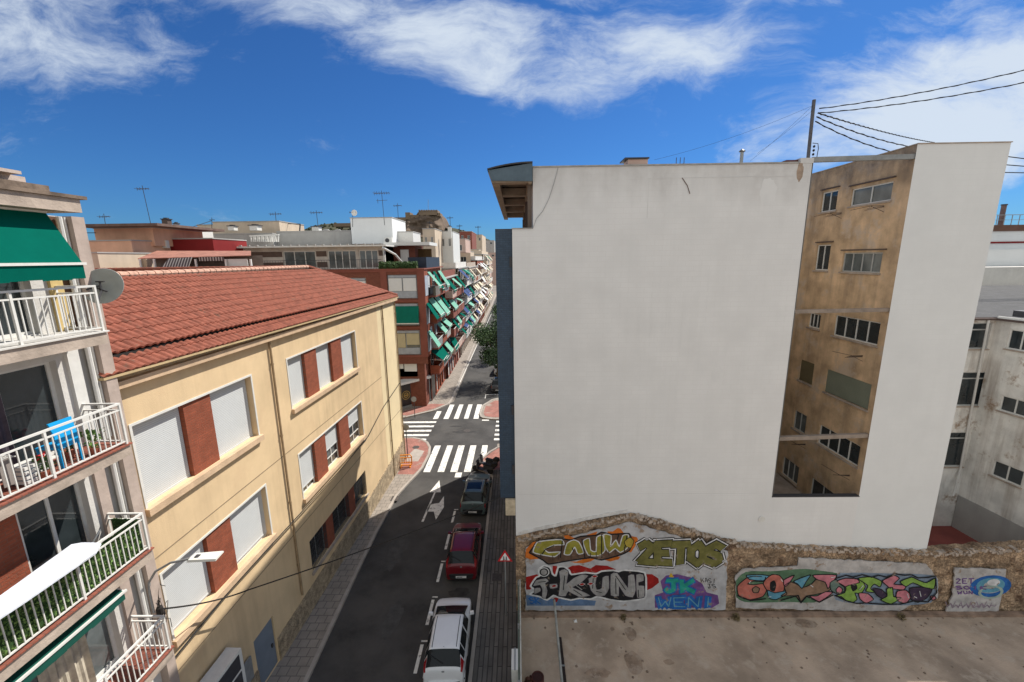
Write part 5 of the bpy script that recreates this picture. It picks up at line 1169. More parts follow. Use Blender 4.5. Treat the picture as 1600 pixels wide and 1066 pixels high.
for k,(x,y,pm,lab) in enumerate(((-2.45,50.0,CB,'dark car half hidden behind the blue wall beyond the crossing'),(-2.5,57.5,CW,'pale car parked farther up the street under the tree'),(-2.4,63.5,CB,'farthest dark car up the street under the tree'))):
    c_=copy_tree(c3); c_.location=(x,y,.006); c_['label']=lab; c_['group']='cars parked beyond the crossing'
    for ch_ in kids(c_):
        if ch_.name.startswith('body'):
            me=ch_.data.copy(); me.materials.clear(); me.materials.append(pm); ch_.data=me
# motor scooter dark at corner
def scooter(x,y,rz,lab,col):
    t=thing('motor_scooter',lab,'scooter',(x,y,.12),'scooters at the corner',rz)
    for yy,n_ in ((-.62,'wheel'),(.62,'wheel')):
        m_=MB(); m_.lathe((0,yy,.25),[(.05,-.05),(.22,-.05),(.25,0),(.22,.05),(.05,.05)],16,'x'); m_.build(n_,RUBBER,t,False)
    m_=MB(); m_.hexa([(-.14,-.85,.45),(.14,-.85,.45),(.16,-.1,.4),(-.16,-.1,.4),(-.1,-.9,.68),(.1,-.9,.68),(.14,-.1,.7),(-.14,-.1,.7)]); m_.box(-.14,.14,-.1,.4,.25,.33); m_.hexa([(-.17,.35,.28),(.17,.35,.28),(.12,.5,.3),(-.12,.5,.3),(-.2,.4,.85),(.2,.4,.85),(.08,.5,.95),(-.08,.5,.95)]); m_.build('body',col,t,False)
    m_=MB(); m_.box(-.13,.13,-.8,-.05,.7,.78); m_.build('seat',RUBBER,t,False)
    m_=MB(); m_.bar((0,.62,.25),(0,.42,1.0),.05); m_.bar((-.33,.4,1.02),(.33,.4,1.02),.035); m_.build('handlebar',DMET,t,False)
    m_=MB(); m_.box(-.2,.2,-1.15,-.8,.72,1.0); m_.build('top_box',DARK,t,False)
    return t
scooter(-2.75,28.75,math.radians(70),'dark scooter parked on the corner beside the grey green car',DMET)
scooter(-2.6,29.6,math.radians(60),'second dark scooter parked behind the first on the corner',CB)
# ------------------------------------------------------------------ FAR STREET ROW
RB=thing('corner_brick_building','red brick corner apartment block with green awnings above a dark shop','building',(-16,50,0))
XF=-9.62; YFr=43.0
PFr=pY(YFr); PSd=pX(XF)
def fr(px,py): v=atY(px,py,YFr); return v.x,v.z
ztop=14.95
fh=[(-13.4,-10.35,12.0,14.45),(-13.4,-10.35,9.15,11.5),(-13.4,-10.35,6.0,8.65),(-21,-15.6,12.4,14.2),(-21,-15.6,9.3,11.2)]
cells(PFr,-28,XF,5.0,ztop,fh,.25).build('front_wall',BRICKX,RB)
GPAN=mat('grey_blue_enclosure_panel',(.33,.36,.40),.7,.1,2)
for i,(a,b,c,d) in enumerate(fh):
    w_=window(RB,PFr,a,b,c,d,.2,2,GPAN if i<3 else WMET,GLASSG,0,fw=.08)
    m_=MB()
    m_.pbox(PFr,a+.1,b-.1,c+.05,c+.75,.08,.12); m_.build('spandrel',GPAN,w_)
    if i in (0,2,3,4):
        m_=MB(); zb_=c+(.78 if i!=3 else .1); m_.pbox(PFr,a+.1,(a+b)/2-.06,zb_,d-.35,.07,.11); m_.pbox(PFr,(a+b)/2+.06,b-.1,zb_+(.3 if i==2 else 0),d-.35,.07,.11); m_.build('shutter',CRROLL if i==2 else (WROLLX),w_)
    m_=MB(); m_.pbox(PFr,a+.1,b-.1,d-.3,d-.05,.06,.1); m_.build('shutter_box',GPAN,w_)
a,b,c,d=fh[1]
m_=MB(); m_.hexa([(a-.05,YFr-.03,11.2),(b+.05,YFr-.03,11.2),(b+.05,YFr+.0,11.2),(a-.05,YFr,11.2),(a-.05,YFr-.55,9.5),(b+.05,YFr-.55,9.5),(b+.05,YFr-.5,9.5),(a-.05,YFr-.5,9.5)]); m_.build('awning',mat('deep_green_awning_canvas',(.0,.13,.09),.9,.08,2),RB)
m_=MB(); m_.box(a-.1,b+.1,YFr-.58,YFr-.5,9.42,9.5); m_.build('awning_bar',WMET,RB)
for z in (ztop-.2,11.65,8.85,5.75):
    m_=MB(); m_.box(-28,XF+.06,YFr-.07,YFr-.002,z,z+.2); m_.build('floor_band',REDP,RB)
m_=MB(); m_.box(-10.3,XF+.05,YFr-.06,YFr-.001,5.95,14.75); m_.box(-14.1,-13.45,YFr-.06,YFr-.001,5.95,14.75); m_.build('front_pilasters',REDP,RB)
# lower recessed floors with chamfer
m_=MB(); m_.box(-28,-10.2,YFr+.35,YFr+12,0,5.75); m_.build('lower_core',BRICKX,RB)
m_=MB(); m_.box(-13.8,-10.9,YFr+.3,YFr+.349,3.5,5.3); lw_=m_.build('lower_window',GLASSG,RB); m_=MB(); m_.box(-13.7,-12.4,YFr+.24,YFr+.3,4.4,5.3); m_.box(-12.3,-10.95,YFr+.24,YFr+.3,4.1,5.3); m_.build('shutter',WROLLX,lw_)
m_=MB(); m_.hexa([(-15,41.0,3.0),(-12.7,41.3,3.0),(-9.7,44.4,3.0),(-10.4,45.2,3.0),(-15,41.0,3.25),(-12.7,41.3,3.25),(-9.7,44.4,3.25),(-10.4,45.2,3.25)]); m_.build('shop_canopy',WMET,RB)
m_=MB(); m_.prism([(-16,42.2),(-12.9,42.2),(-9.85,45.2),(-9.85,47),(-16,47)],.0,3.0); m_.build('shop_front',mat('dark_shop_front',(.03,.028,.03),.3,.2,3),RB)
def PS(s,z,d): # chamfer plane from (-12.9,42.2) to (-9.85,45.2)
    a=Vector((-12.9,42.2,0));b=Vector((-9.85,45.2,0));u=(b-a).normalized();n=Vector((u.y,-u.x,0)); p=a+u*s-n*d; return Vector((p.x,p.y,z))
m_=MB()
for s in (.05,2.0,2.35,3.2,3.9): m_.pbox(PS,s,s+.1,0.1,2.9,-.04,-.003)
m_.pbox(PS,0,4.2,.1,.35,-.045,-.003); m_.build('shop_frames',GMET,RB)
m_=MB(); c0=PS(.95,1.55,-.05); n=24
for i in range(n):
    t0=2*math.pi*i/n;t1=2*math.pi*(i+1)/n
    for r0,r1 in ((.42,.5),(.2,.3)):
        m_.add([PS(.95+r*math.cos(t),1.55+r*math.sin(t),-.05) for r,t in ((r1,t0),(r1,t1),(r0,t1),(r0,t0))],[(0,1,2,3)])
m_.pbox(PS,.75,1.15,1.45,1.62,-.06,-.052); m_.build('shop_emblem',mat('gold_emblem',(.35,.24,.07),.5,.2,6),RB)
# generic balcony facade
def facade(par,Y0,Y1,X,z0,z1,floors,bay,wallm,slabm,railm,awn,depth=.95,seed=1,ground=True,balc=.95):
    rg=random.Random(seed); P=pX(X); fhgt=(z1-z0)/floors; nb=max(1,int((Y1-Y0)/bay)); bw=(Y1-Y0)/nb
    holes=[]
    for f in range(floors):
        for b in range(nb): holes.append((Y0+b*bw+.35,Y0+(b+1)*bw-.35,z0+f*fhgt+.1,z0+f*fhgt+2.25))
    if ground:
        for b in range(nb*2): holes.append((Y0+b*bw/2+.2,Y0+(b+1)*bw/2-.2,.1,z0-.7))
    cells(P,Y0,Y1,0,z1,holes,.25).build('street_wall',wallm,par)
    for (a,b,c,d) in holes[:floors*nb]: window(par,P,a,b,c,d,.2,2,WMET,GLASS,rg.choice([0,0,.4,.7]),WROLL,fw=.07)
    for (a,b,c,d) in holes[floors*nb:]:
        m_=MB(); m_.pbox(P,a,b,c,d,.15,.18); m_.build('shop_shutter',rg.choice([GREYW,WROLL,BRWN,REDP,WMET]),par)
    for f in range(floors):
        zf=z0+f*fhgt
        for b in range(nb):
            a0=Y0+b*bw+.15;b0=Y0+(b+1)*bw-.15
            m_=MB(); m_.box(X,X+depth,a0,b0,zf-.12,zf+.04); sl_=m_.build('balcony',slabm,par)
            m_=MB(); m_.box(X+depth-.05,X+depth,a0,b0,zf+.04,zf+balc); m_.box(X,X+depth-.05,a0,a0+.05,zf+.04,zf+balc); m_.box(X,X+depth-.05,b0-.05,b0,zf+.04,zf+balc); m_.build('parapet',railm if isinstance(railm,bpy.types.Material) else rg.choice(railm),sl_)
            m_=MB(); m_.bar((X+depth,a0,zf+balc+.03),(X+depth,b0,zf+balc+.03),.06); m_.build('handrail',WMET,sl_)
            if rg.random()<.8:
                am=rg.choice(awn); zt_=zf+rg.uniform(2.3,2.6); out=depth+rg.uniform(.1,.55); zb_=zf+rg.uniform(.5,1.75)
                k0=a0+.05+rg.uniform(0,.3); k1=b0-.05-rg.uniform(0,.3)
                k1=min(k1,k0+rg.choice([1.3,1.9,2.6,3.2])); sh_=rg.uniform(0,max(0,b0-.1-k1)); k0+=sh_; k1+=sh_
                m_=MB(); m_.hexa([(X+.1,k0,zt_),(X+out,k0,zb_),(X+out,k1,zb_),(X+.1,k1,zt_),(X+.12,k0,zt_+.02),(X+out+.02,k0,zb_+.02),(X+out+.02,k1,zb_+.02),(X+.12,k1,zt_+.02)])
                m_.box(X+out,X+out+.02,k0,k1,zb_-.25,zb_); aw_=m_.build('awning',am,par)
                m_=MB(); m_.bar((X+out+.02,k0,zb_),(X+out+.02,k1,zb_),.06); m_.bar((X,k0,zb_+.1),(X+out,k0,zb_),.03); m_.build('awning_bar',WMET,aw_)
facade(RB,45.0,54.0,XF-.25,3.3,ztop,4,3.0,BRICK,REDP,[BRICK,GREYW,GMET,GLASS],[GREENA,GREENP,GREENA],1.0,4)
m_=MB(); m_.box(XF-.3,XF,43.06,44.9,5.8,ztop); m_.build('corner_stack',BRICK,RB)
m_=MB(); m_.box(XF,XF+.04,43.3,44.7,12.2,14.3); m_.box(XF,XF+.04,43.3,44.7,9.2,11.3);m_.box(XF,XF+.04,43.3,44.7,6.2,8.4); m_.build('side_enclosure',GPAN,RB)
for z in (11.2,8.2):
    m_=MB(); m_.hexa([(XF+.05,43.3,z+.2),(XF+1.1,43.3,z-1.5),(XF+1.1,44.8,z-1.5),(XF+.05,44.8,z+.2),(XF+.07,43.3,z+.23),(XF+1.13,43.3,z-1.47),(XF+1.13,44.8,z-1.47),(XF+.07,44.8,z+.23)]); m_.build('awning',GREENA if z>9 else GREENP,RB)
m_=MB(); m_.box(-28,XF-.5,YFr+.3,55,0.02,ztop); m_.build('core',BRICKX,RB)
m_=MB(); m_.box(-28,XF+.1,YFr-.1,54,ztop,ztop+.12); m_.build('roof_slab',REDP,RB)
# planter hedge on terrace, terrace rails, canopies
m_=MB(); rg=random.Random(31)
for k in range(2600):
    c=Vector((rg.uniform(-14.2,-10.3),YFr+.3+rg.uniform(-.3,.3),ztop+.1+rg.uniform(0,.75)*(.7+.3*math.sin(k)))); a=Vector((rg.gauss(0,1),rg.gauss(0,1),rg.gauss(0,1))).normalized()*.12;b=a.orthogonal().normalized()*.07
    m_.quad(c-a,c+b,c+a,c-b)
t=thing('terrace_hedge','dark green planter hedge along the corner building roof terrace','hedge',(-12,43.3,ztop)); m_.build('foliage',LEAF[0],t); m_=MB(); m_.box(-14.2,-10.3,YFr+.1,YFr+.5,ztop+.12,ztop+.3); m_.build('planter',TERRA,t)
m_=MB(); m_.box(-9.9,XF+.05,YFr+1.5,YFr+9,ztop+.12,ztop+1.25); m_.box(-11.5,XF+.05,YFr+1.4,YFr+1.5,ztop+.12,ztop+1.25); m_.build('terrace_screen',mat('blue_black_screen',(.02,.03,.05),.5,.2,2),RB)
m_=MB(); m_.box(-11.6,-7.6-2,YFr+4,YFr+8,ztop+2.2,ztop+2.3); 
BAM=mat('brown_reed_screen',(.16,.10,.04),.9,.3,8,brick=('x',.1,5,(.07,.04,.02),.02,(.8,.8,.8)))
m_=MB(); m_.box(-13.2,-9.9,49,49.1,ztop+.9,ztop+2.2); m_.build('reed_screen',BAM,RB)
# striped penthouse
sp_=thing('striped_penthouse','flat roofed penthouse with striped walls and sliding windows','penthouse',(-20,46,ztop))
STR=mat('brown_and_cream_bands',(.50,.45,.40),.9,.06,1,brick=('x',90,1.2,(.14,.10,.085),.0,(1,1,1)))
PPY=44.3; zz0=ztop+.1; zz1=17.35; PP=pY(PPY)
ph=[(-24.6,-21.2,zz0+.05,zz1-.35),(-19.9,-16.9,zz0+.05,zz1-.35),(-16.6,-14.6,zz0+.05,zz1-.35)]
cells(PP,-29,-13.9,zz0,zz1,ph,.2).build('front_wall',mat('cream_wall_band',(.50,.46,.41),.9),sp_)
for z in (zz0+.25,zz0+1.35):
    for a,b in ((-29,-24.7),(-21.1,-20),(-14.5,-13.92)):
        m_=MB(); m_.box(a,b,PPY-.02,PPY-.002,z,z+.55); m_.build('brown_band',mat('brown_wall_band',(.12,.085,.07),.9,.1,2),sp_)
for h,n_ in zip(ph,(3,4,3)): window(sp_,PP,*h,.15,n_,WMET,GLASSG,0,fw=.09)
m_=MB(); m_.box(-29,-13.9,PPY+.3,PPY+6,zz0,zz1); m_.build('core',GREYW,sp_)
m_=MB(); m_.quad((-13.9,PPY,zz0),(-13.9,PPY+6,zz0),(-13.9,PPY+6,zz1),(-13.9,PPY,zz1)); m_.build('side_wall',WMET,sp_)
m_=MB(); m_.box(-30.5,-13.4,PPY-1.0,PPY+6.3,zz1+.003,zz1+.16); m_.build('roof',WMET,sp_)
m_=MB(); 
x=-30.2
while x<-13.5: m_.box(x,x+.25,PPY-1.05,PPY-.9,zz1+.163,zz1+.28); x+=.85
m_.build('roof_lugs',GREYW,sp_)
m_=MB(); z_=ztop+.12
for k in range(55): m_.bar((-29+k*.28,YFr+.05,z_),(-29+k*.28,YFr+.05,z_+.95),.02)
m_.bar((-29,YFr+.05,z_+.95),(-13.9,YFr+.05,z_+.95),.05); m_.build('terrace_railing',DMET,sp_)
m_=MB(); m_.tube([(-13.7,YFr+.3,ztop),(-13.7,YFr+.3,zz1)],.04,8); m_.tube([(-13.7,43.2,17.2),(-12.8,44.4,16.5),(-12.4,45.5,15.6)],.12,8); m_.build('drainpipe',WMET,sp_)
# generic background block by pixel box
def block(name,label,px0,px1,pyt,Y,dep,wallm,pyb=None,cat='building',wins=0,cap=None,side=True,grp=None):
    a=atY(px0,pyt,Y);b=atY(px1,pyt,Y); z1_=(a.z+b.z)/2; zb_=0 if pyb is None else atY((px0+px1)/2,pyb,Y).z
    t=thing(name,label,cat,((a.x+b.x)/2,Y+dep/2,zb_),grp)
    hs_=[]
    w_=b.x-a.x
    for k in range(wins): s=a.x+w_*(k+.3)/wins; hs_.append((s,s+w_*.4/wins,z1_-2.3,z1_-1.1))
    m_=MB(); cells(pY(Y),a.x,b.x,zb_,z1_,hs_,.2,m_); m_.quad((b.x,Y,zb_),(b.x,Y+dep,zb_),(b.x,Y+dep,z1_),(b.x,Y,z1_)); m_.quad((a.x,Y,zb_),(a.x,Y+dep,zb_),(a.x,Y+dep,z1_),(a.x,Y,z1_)); m_.quad((a.x,Y+dep,zb_),(b.x,Y+dep,zb_),(b.x,Y+dep,z1_),(a.x,Y+dep,z1_))
    m_.quad((a.x,Y+.3,z1_-.3),(b.x,Y+.3,z1_-.3),(b.x,Y+dep,z1_-.3),(a.x,Y+dep,z1_-.3)); m_.build('walls',wallm,t)
    for h in hs_: window(t,pY(Y),*h,.15,2,WMET,GLASS,0,fw=.06)
    m_=MB(); m_.box(a.x-.05,b.x+.05,Y-.05,Y+.25,z1_+.002,z1_+.1); m_.box(b.x-.2,b.x+.05,Y+.25,Y+dep,z1_+.002,z1_+.1); m_.build('parapet_cap',cap or GREYW,t)
    return t,a.x,b.x,z1_
# white shed above penthouse
t,xa,xb,zt_=block('white_roof_house','big plain grey white rooftop house behind the striped penthouse',547,612,341,50,6,WHITE2,381,'rooftop house')
t2,_,_,_=block('low_white_annex','lower bright white annex right of the plain rooftop house',612,645,363,52,4,WMET,385,'rooftop house')
t2,_,_,_=block('grey_roof_parapet','long grey rooftop wall left of the plain rooftop house',432,548,362,51,5,GREYW,384,'rooftop wall')
# roof annex on corner terrace: brick and white
block('terrace_room','small brick and white room with flat roof on the corner terrace',604,648,382,47.5,4,BRICKX,424,'terrace room')
m_=MB(); a=atY(600,377,46.8);b=atY(672,383,46.8); m_.box(a.x,b.x,46.5,51,a.z-.5,a.z-.15); tag(m_.build('terrace_roof_slab',WMET),'thin white roof slab over the corner terrace room','roof slab')
m_=MB(); a=atY(625,386,47.3);b=atY(640,424,47.3); m_.box(a.x,b.x,47.3,47.45,b.z,a.z-.3); tag(m_.build('terrace_door',WMET),'bright white panel beside the brick terrace room','panel')
# street row
rows=[('red_balcony_building','red painted apartment block with solid balconies and teal awnings',54.3,66,-9.5,13.4,4,3.6,REDP,REDP,[REDP,REDP,PINK],[GREENA,GREENP,GREENA,WMET],11),
('white_balcony_building','narrow white apartment block with navy awnings up the street',66.3,80,-9.4,14.4,4,3.4,CONC,WMET,[WOFF,BRWN,GREYW],[NAVY,GREENA,GREENP,NAVY],12),  # darker concrete colour stands in for shade on the street wall
('cream_balcony_building','cream apartment block with cream awnings farther up the street',80.3,97,-9.3,14.2,4,4,CONC,WOFF,[CONC,BRICK,GREYW],[CREAMA,NAVY,CREAMA],13),
('brown_balcony_building','brown brick apartment block with pale awnings far up the street',97.3,116,-9.3,15.5,4,4.5,BRICK,WOFF,[BRICK,CREAMW,BRWN],[CREAMA,WMET],14),
('tall_cream_building','tall cream apartment block near the far end of the street',116.3,142,-9.4,17,5,5,CREAMW,WOFF,[WOFF,CREAMW],[CREAMA,GREENP,CREAMA],15)]
for (n_,lab,ya,yb_,X,zt_,fl_,bay,wm,sm_,rm,aw_,sd_) in rows:
    t=thing(n_,lab,'building',(X-6,(ya+yb_)/2,0),'apartment blocks lining the far street')
    facade(t,ya,yb_,X,3.3,zt_,fl_,bay,wm,sm_,rm,aw_,1.0,sd_)
    m_=MB(); m_.box(X-14,X-.3,ya,yb_,.01,zt_-.05); m_.build('core',wm,t)
    m_=MB(); m_.box(X-14,X+.15,ya-.05,yb_+.05,zt_,zt_+.15); m_.build('roof_slab',GREYW,t)
    m_=MB(); m_.box(X-14,X-.3,ya+.05,ya+.2,zt_+.15,zt_+1.0); m_.box(X-.45,X-.3,ya+.2,yb_,zt_+.15,zt_+1.0); m_.build('parapet',wm if sd_%2 else WOFF,t)
# rooftop clutter beyond corner
bl=[('rooftop_stair_house','beige stair house with dark band beside the white one',660,679,358,62,6,CREAMW,None),
('rooftop_house','white rooftop house with a tall pale chimney behind',676,707,362,68,8,WMET,None),
('long_beige_house','long beige roof block ending in a white side wall',672,727,374,86,9,PINK,395),
('beige_slab_block','beige slab block in the middle of the far roofs',668,735,394,97,8,CREAMW,None),
('small_cream_block','small cream block near the end of the far roofs',735,748,390,120,8,CREAMW,None),
('pale_upper_block','pale block below the hill slope near the blue wall',738,753,367,170,20,CREAMW,None),
('far_white_block','white roofed block touching the blue wall in the distance',744,772,376,270,14,GREYW,None),
('far_red_roof_block','red roofed block below the castle hill slope',717,737,362,130,14,REDP,None),
('end_block_brown','brown block closing the end of the street',760,785,385,330,14,CREAMW,None),
('far_beige_slab','beige block behind the awnings near the street end',745,775,395,250,14,PINK,None)]
for k,(n_,lab,a,b,yt,Y,dp,wm,yb_) in enumerate(bl): block(n_,lab,a,b,yt,Y,dp,wm,yb_,'building',3 if b-a>20 else 2,grp='roofscape blocks')
# left background
block('peach_penthouse','peach rooftop flat with overhanging dark roof edge',146,238,357,38,6,PEACH,385,'rooftop flat',3)
a=atY(118,353,37);b=atY(252,353,37); m_=MB(); m_.box(a.x,b.x,36.6,45,a.z-.12,a.z+.1); tag(m_.build('flat_roof_slab',mat('brown_roof_slab',(.15,.10,.08),.9,.2,2)),'brown flat roof slab of the peach rooftop flat','roof slab')
block('peach_parapet','peach parapet wall in front of the rooftop flat',120,205,377,36,8,PEACH,405,'parapet')
block('peach_block','cream lower storey below the peach parapet beside the awnings',112,228,404,35.8,12,CREAMW,None,'building',3)
block('maroon_wall','plain dark maroon rooftop wall in the left middle distance',250,332,374,40,5,MAROON,400,'wall')
block('grey_gabled_house','grey rendered rooftop house with white ruin like trim',332,436,347,52,6,CREAMW,372,'rooftop house')
block('low_grey_house','low grey rooftop wall under the gabled house',328,425,366,50,3,GREYW,388,'rooftop wall')
block('white_roof_block','white rooftop block with vents left of the maroon wall',250,278,357,44,5,WMET,376,'rooftop block')
block('cream_left_block','cream block just right of the green awning',128,152,396,32,5,CREAMW,430,'rooftop block')
block('far_left_house','small distant cream house with red roof line',308,334,352,60,6,CREAMW,372,'building')
# lean-to roof w/ awnings
lt=thing('lean_to_terrace','rooftop terrace under a reddish lean to roof with striped blinds','terrace',(-20,33,14))
a=atY(215,404,33);b=atY(392,399,33); c=atY(245,392,37);d=atY(392,392,37)
m_=MB(); m_.hexa([a+Vector((0,0,-.05)),b+Vector((0,0,-.05)),d+Vector((0,0,-.05)),c+Vector((0,0,-.05)),a,b,d,c]); m_.build('roof',mat('reddish_sheet_roof',(.38,.17,.12),.85,.25,2,brick=('x',.3,9,(.25,.12,.09),.03,(.85,.85,.85))),lt)
m_=MB(); m_.quad((a.x,34.5,atY(300,425,34.5).z-1),(b.x,34.5,atY(300,425,34.5).z-1),(b.x,34.5,b.z),(a.x,34.5,a.z)); m_.build('back_wall',mat('dark_terrace_wall',(.18,.15,.13),.9,.2,1),lt)  # back wall in one dark brown tone
STRM=mat('striped_blind_canvas',(.45,.42,.38),.9,.05,2,brick=('x',.22,30,(.09,.07,.07),.08,(1,1,1)))
for p0_,p1_ in ((255,300),):
    q0=atY(p0_+8,404,32.9);q1=atY(p1_,402,32.9);q2=atY(p1_-6,419,32.4);q3=atY(p0_-3,419,32.4); m_=MB(); m_.extr([q0,q1,q2,q3],(0,.03,0)); m_.build('striped_blind',STRM,lt)
q0=atY(312,402,32.9);q1=atY(350,401,32.9); m_=MB(); m_.box(q0.x,q1.x,32.8,32.83,q0.z-.3,q0.z); m_.build('striped_valance',STRM,lt)
for px in (218,240,305,352,391): q=atY(px,404,32.95); m_=MB(); m_.box(q.x-.06,q.x+.06,32.9,33.02,13,q.z-.05); m_.build('post',WMET,lt)
q0=atY(354,404,33.1);q1=atY(386,404,33.1); m_=MB(); m_.box(q0.x,q1.x,33.1,33.15,13.5,q0.z-.05); m_.build('pale_panel',WOFF,lt)
block('terrace_base_block','building body carrying the lean to terrace behind the tiled roof',205,400,422,32.6,4,CREAMW,None,'building')
# chimneys etc
def chimney(px,py,pyb,Y,w,lab,mm=WMET):
    a=atY(px,py,Y);b=atY(px,pyb,Y); t=thing('chimney',lab,'chimney',(a.x,Y,b.z),'rooftop chimneys')
    m_=MB(); m_.box(a.x-w/2,a.x+w/2,Y,Y+w,b.z,a.z-.12); m_.build('stack',mm,t); m_=MB(); m_.box(a.x-w*.65,a.x+w*.65,Y-.1*w,Y+w*1.1,a.z-.12,a.z-.04); m_.box(a.x-w*.3,a.x+w*.3,Y+.2*w,Y+w*.8,a.z-.04,a.z+.06); m_.build('cap',DMET,t)
chimney(438,346,366,54,.8,'tall white chimney on the grey rooftop wall'); chimney(492,353,366,56,.9,'short white chimney with rounded cap nearer the rooftop house'); chimney(256,341,362,42,.55,'brown boxy chimney right of the peach flat',BRWN); chimney(273,348,376,42,.35,'slim metal flue beside the brown chimney',GMET); chimney(702,353,372,66,.5,'tall pale chimney on the far white rooftop house'); chimney(395,351,360,50,.9,'low white vent block on the gabled roof'); chimney(360,352,360,50,.7,'low dark topped vent at the gabled roof left end')
# dish on roof ac
for px,py,Y,lab in ((608,376,49.8,'outdoor air conditioner unit on the rooftop house corner'),(258,382,39.5,'outdoor air conditioner unit beside the maroon wall')):
    c=atY(px,py,Y); t=thing('rooftop_air_conditioner',lab,'air conditioner',tuple(c)); m_=MB(); m_.box(c.x-.45,c.x+.45,Y-.4,Y-.05,c.z-.35,c.z+.35); m_.build('casing',WMET,t); m_=MB(); m_.lathe((c.x-.1,Y-.42,c.z),[(.25,0),(.25,.015)],14,'y'); m_.build('fan_grille',DMET,t)
# white lattice balustrade
m_=MB(); 
for k in range(14):
    px=392+k*3.2; a=atY(px,369,49.5);b=atY(px,378,49.5); m_.bar((a.x,49.5,b.z),(a.x+.1*(k%2),49.5,a.z),.12)
a=atY(390,369,49.5);b=atY(436,367,49.5); m_.bar(a,b,.15); tag(m_.build('white_balustrade',WMET),'broken white balustrade on the low grey rooftop wall','balustrade')
# antennas
def antenna(px,pyt,pyb,Y,n,w,lab,lean=0,dish=False):
    a=atY(px,pyt,Y);b=atY(px+lean,pyb,Y); t=thing('tv_antenna',lab,'antenna',tuple(b),'rooftop antennas'); r=.0006*Y
    m_=MB(); m_.tube([b,a],r,6); m_.build('mast',DMET,t)
    m_=MB(); m_.bar((a.x-w/2,Y,a.z-.3),(a.x+w/2,Y,a.z-.25),r*1.5)
    for k in range(n):
        x=a.x-w/2+w*k/max(1,n-1); s=.28*(1-.5*k/n)*w; m_.bar((x,Y-s,a.z-.28),(x,Y+s,a.z-.28),r*1.3); m_.bar((x,Y,a.z-.28-s*.5),(x,Y,a.z-.28+s*.5),r*1.1)
    if n>5: m_.bar((a.x-w*.4,Y,a.z-1.1),(a.x+w*.35,Y,a.z-1.05),r*1.3); m_.bar((a.x-w*.3,Y,a.z-1.4),(a.x-w*.3,Y,a.z-.9),r*1.2)
    m_.build('elements',DMET,t)
    if dish:
        m_=MB(); m_.lathe((a.x+.2,Y-.1,a.z-.35),[(.02,.12),(.25,.06),(.35,0),(.34,-.01)],14,'y'); m_.build('dish',WMET,t)
for s in [(222,290,352,38,5,1.,'tallest leaning antenna above the peach rooftop flat',14),(162,334,352,40,4,.9,'short antenna on the left end of the peach flat',3),(430,331,362,54,5,1.3,'antenna beside the tall white chimney',3),(494,329,354,56,5,1.4,'antenna standing left of the plain rooftop house',3),(551,328,355,50,3,.7,'small dish antenna at the rooftop house left edge',0,True),(596,298,352,50,7,1.7,'large antenna on top of the plain rooftop house',5),(621,318,372,54,4,.9,'antenna just right of the plain rooftop house',3),(703,338,362,75,4,1.,'antenna in front of the castle rock right side',1),(718,351,366,85,4,1.,'antenna over the hill slope',0),(747,353,372,95,4,1.2,'antenna near the blue bay over the far roofs',0),(331,340,362,52,2,.5,'thin bare antenna on the gabled house left corner',0),(671,345,365,70,2,.6,'thin antenna in front of the castle rock',0)]: antenna(*s)
cable([atY(272,364,44),atY(331,345,52)],.03,'thin wire between rooftops above the maroon wall','rooftop wires',False)
cable([atY(118,364,37),atY(150,364,37)],.03,'short blue wire left of the peach flat','rooftop wires',False)
m_=MB(); a=atY(445,350,54);b=atY(469,350,54);c=atY(468,365,54); m_.bar(a,b,.07); m_.bar(b,c,.12); tag(m_.build('roof_pipe_frame',DMET),'thin pipe frame right of the tall white chimney','pipe frame')
m_=MB()
for px in (510,528): c=atY(px,364,51.3); m_.lathe((c.x,51.3,c.z-.1),[(.55,-.15),(.55,.15),(0,.15)],16,'y')
tag(m_.build('rounded_parapet_humps',GREYW),'two rounded humps on top of the grey rooftop wall','parapet hump')
# low city fill behind
rg=random.Random(77)
for k in range(46):
    Y=rg.uniform(150,420); X=-9-rg.uniform(3,1)*Y*.28*rg.uniform(.1,1.4)-10 ; w_=rg.uniform(12,22); d_=rg.uniform(10,18); h=rg.uniform(12,17.5)
    if k>38: X=-6-.02*Y+rg.uniform(-3,3) - (Y-150)*.03
    t=thing('city_block',['pale','cream','grey','beige'][k%4]+' block in the distant roofscape','building',(X,Y,0),'distant city blocks')
    m_=MB(); m_.box(X-w_,X,Y,Y+d_,0,h); m_.build('walls',[WOFF,CREAMW,GREYW,PINK][k%4],t)
    m_=MB(); m_.box(X-w_*.6,X-w_*.3,Y+2,Y+6,h,h+2.4); m_.build('roof_room',[WMET,WOFF,PINK,CREAMW][k%4],t)
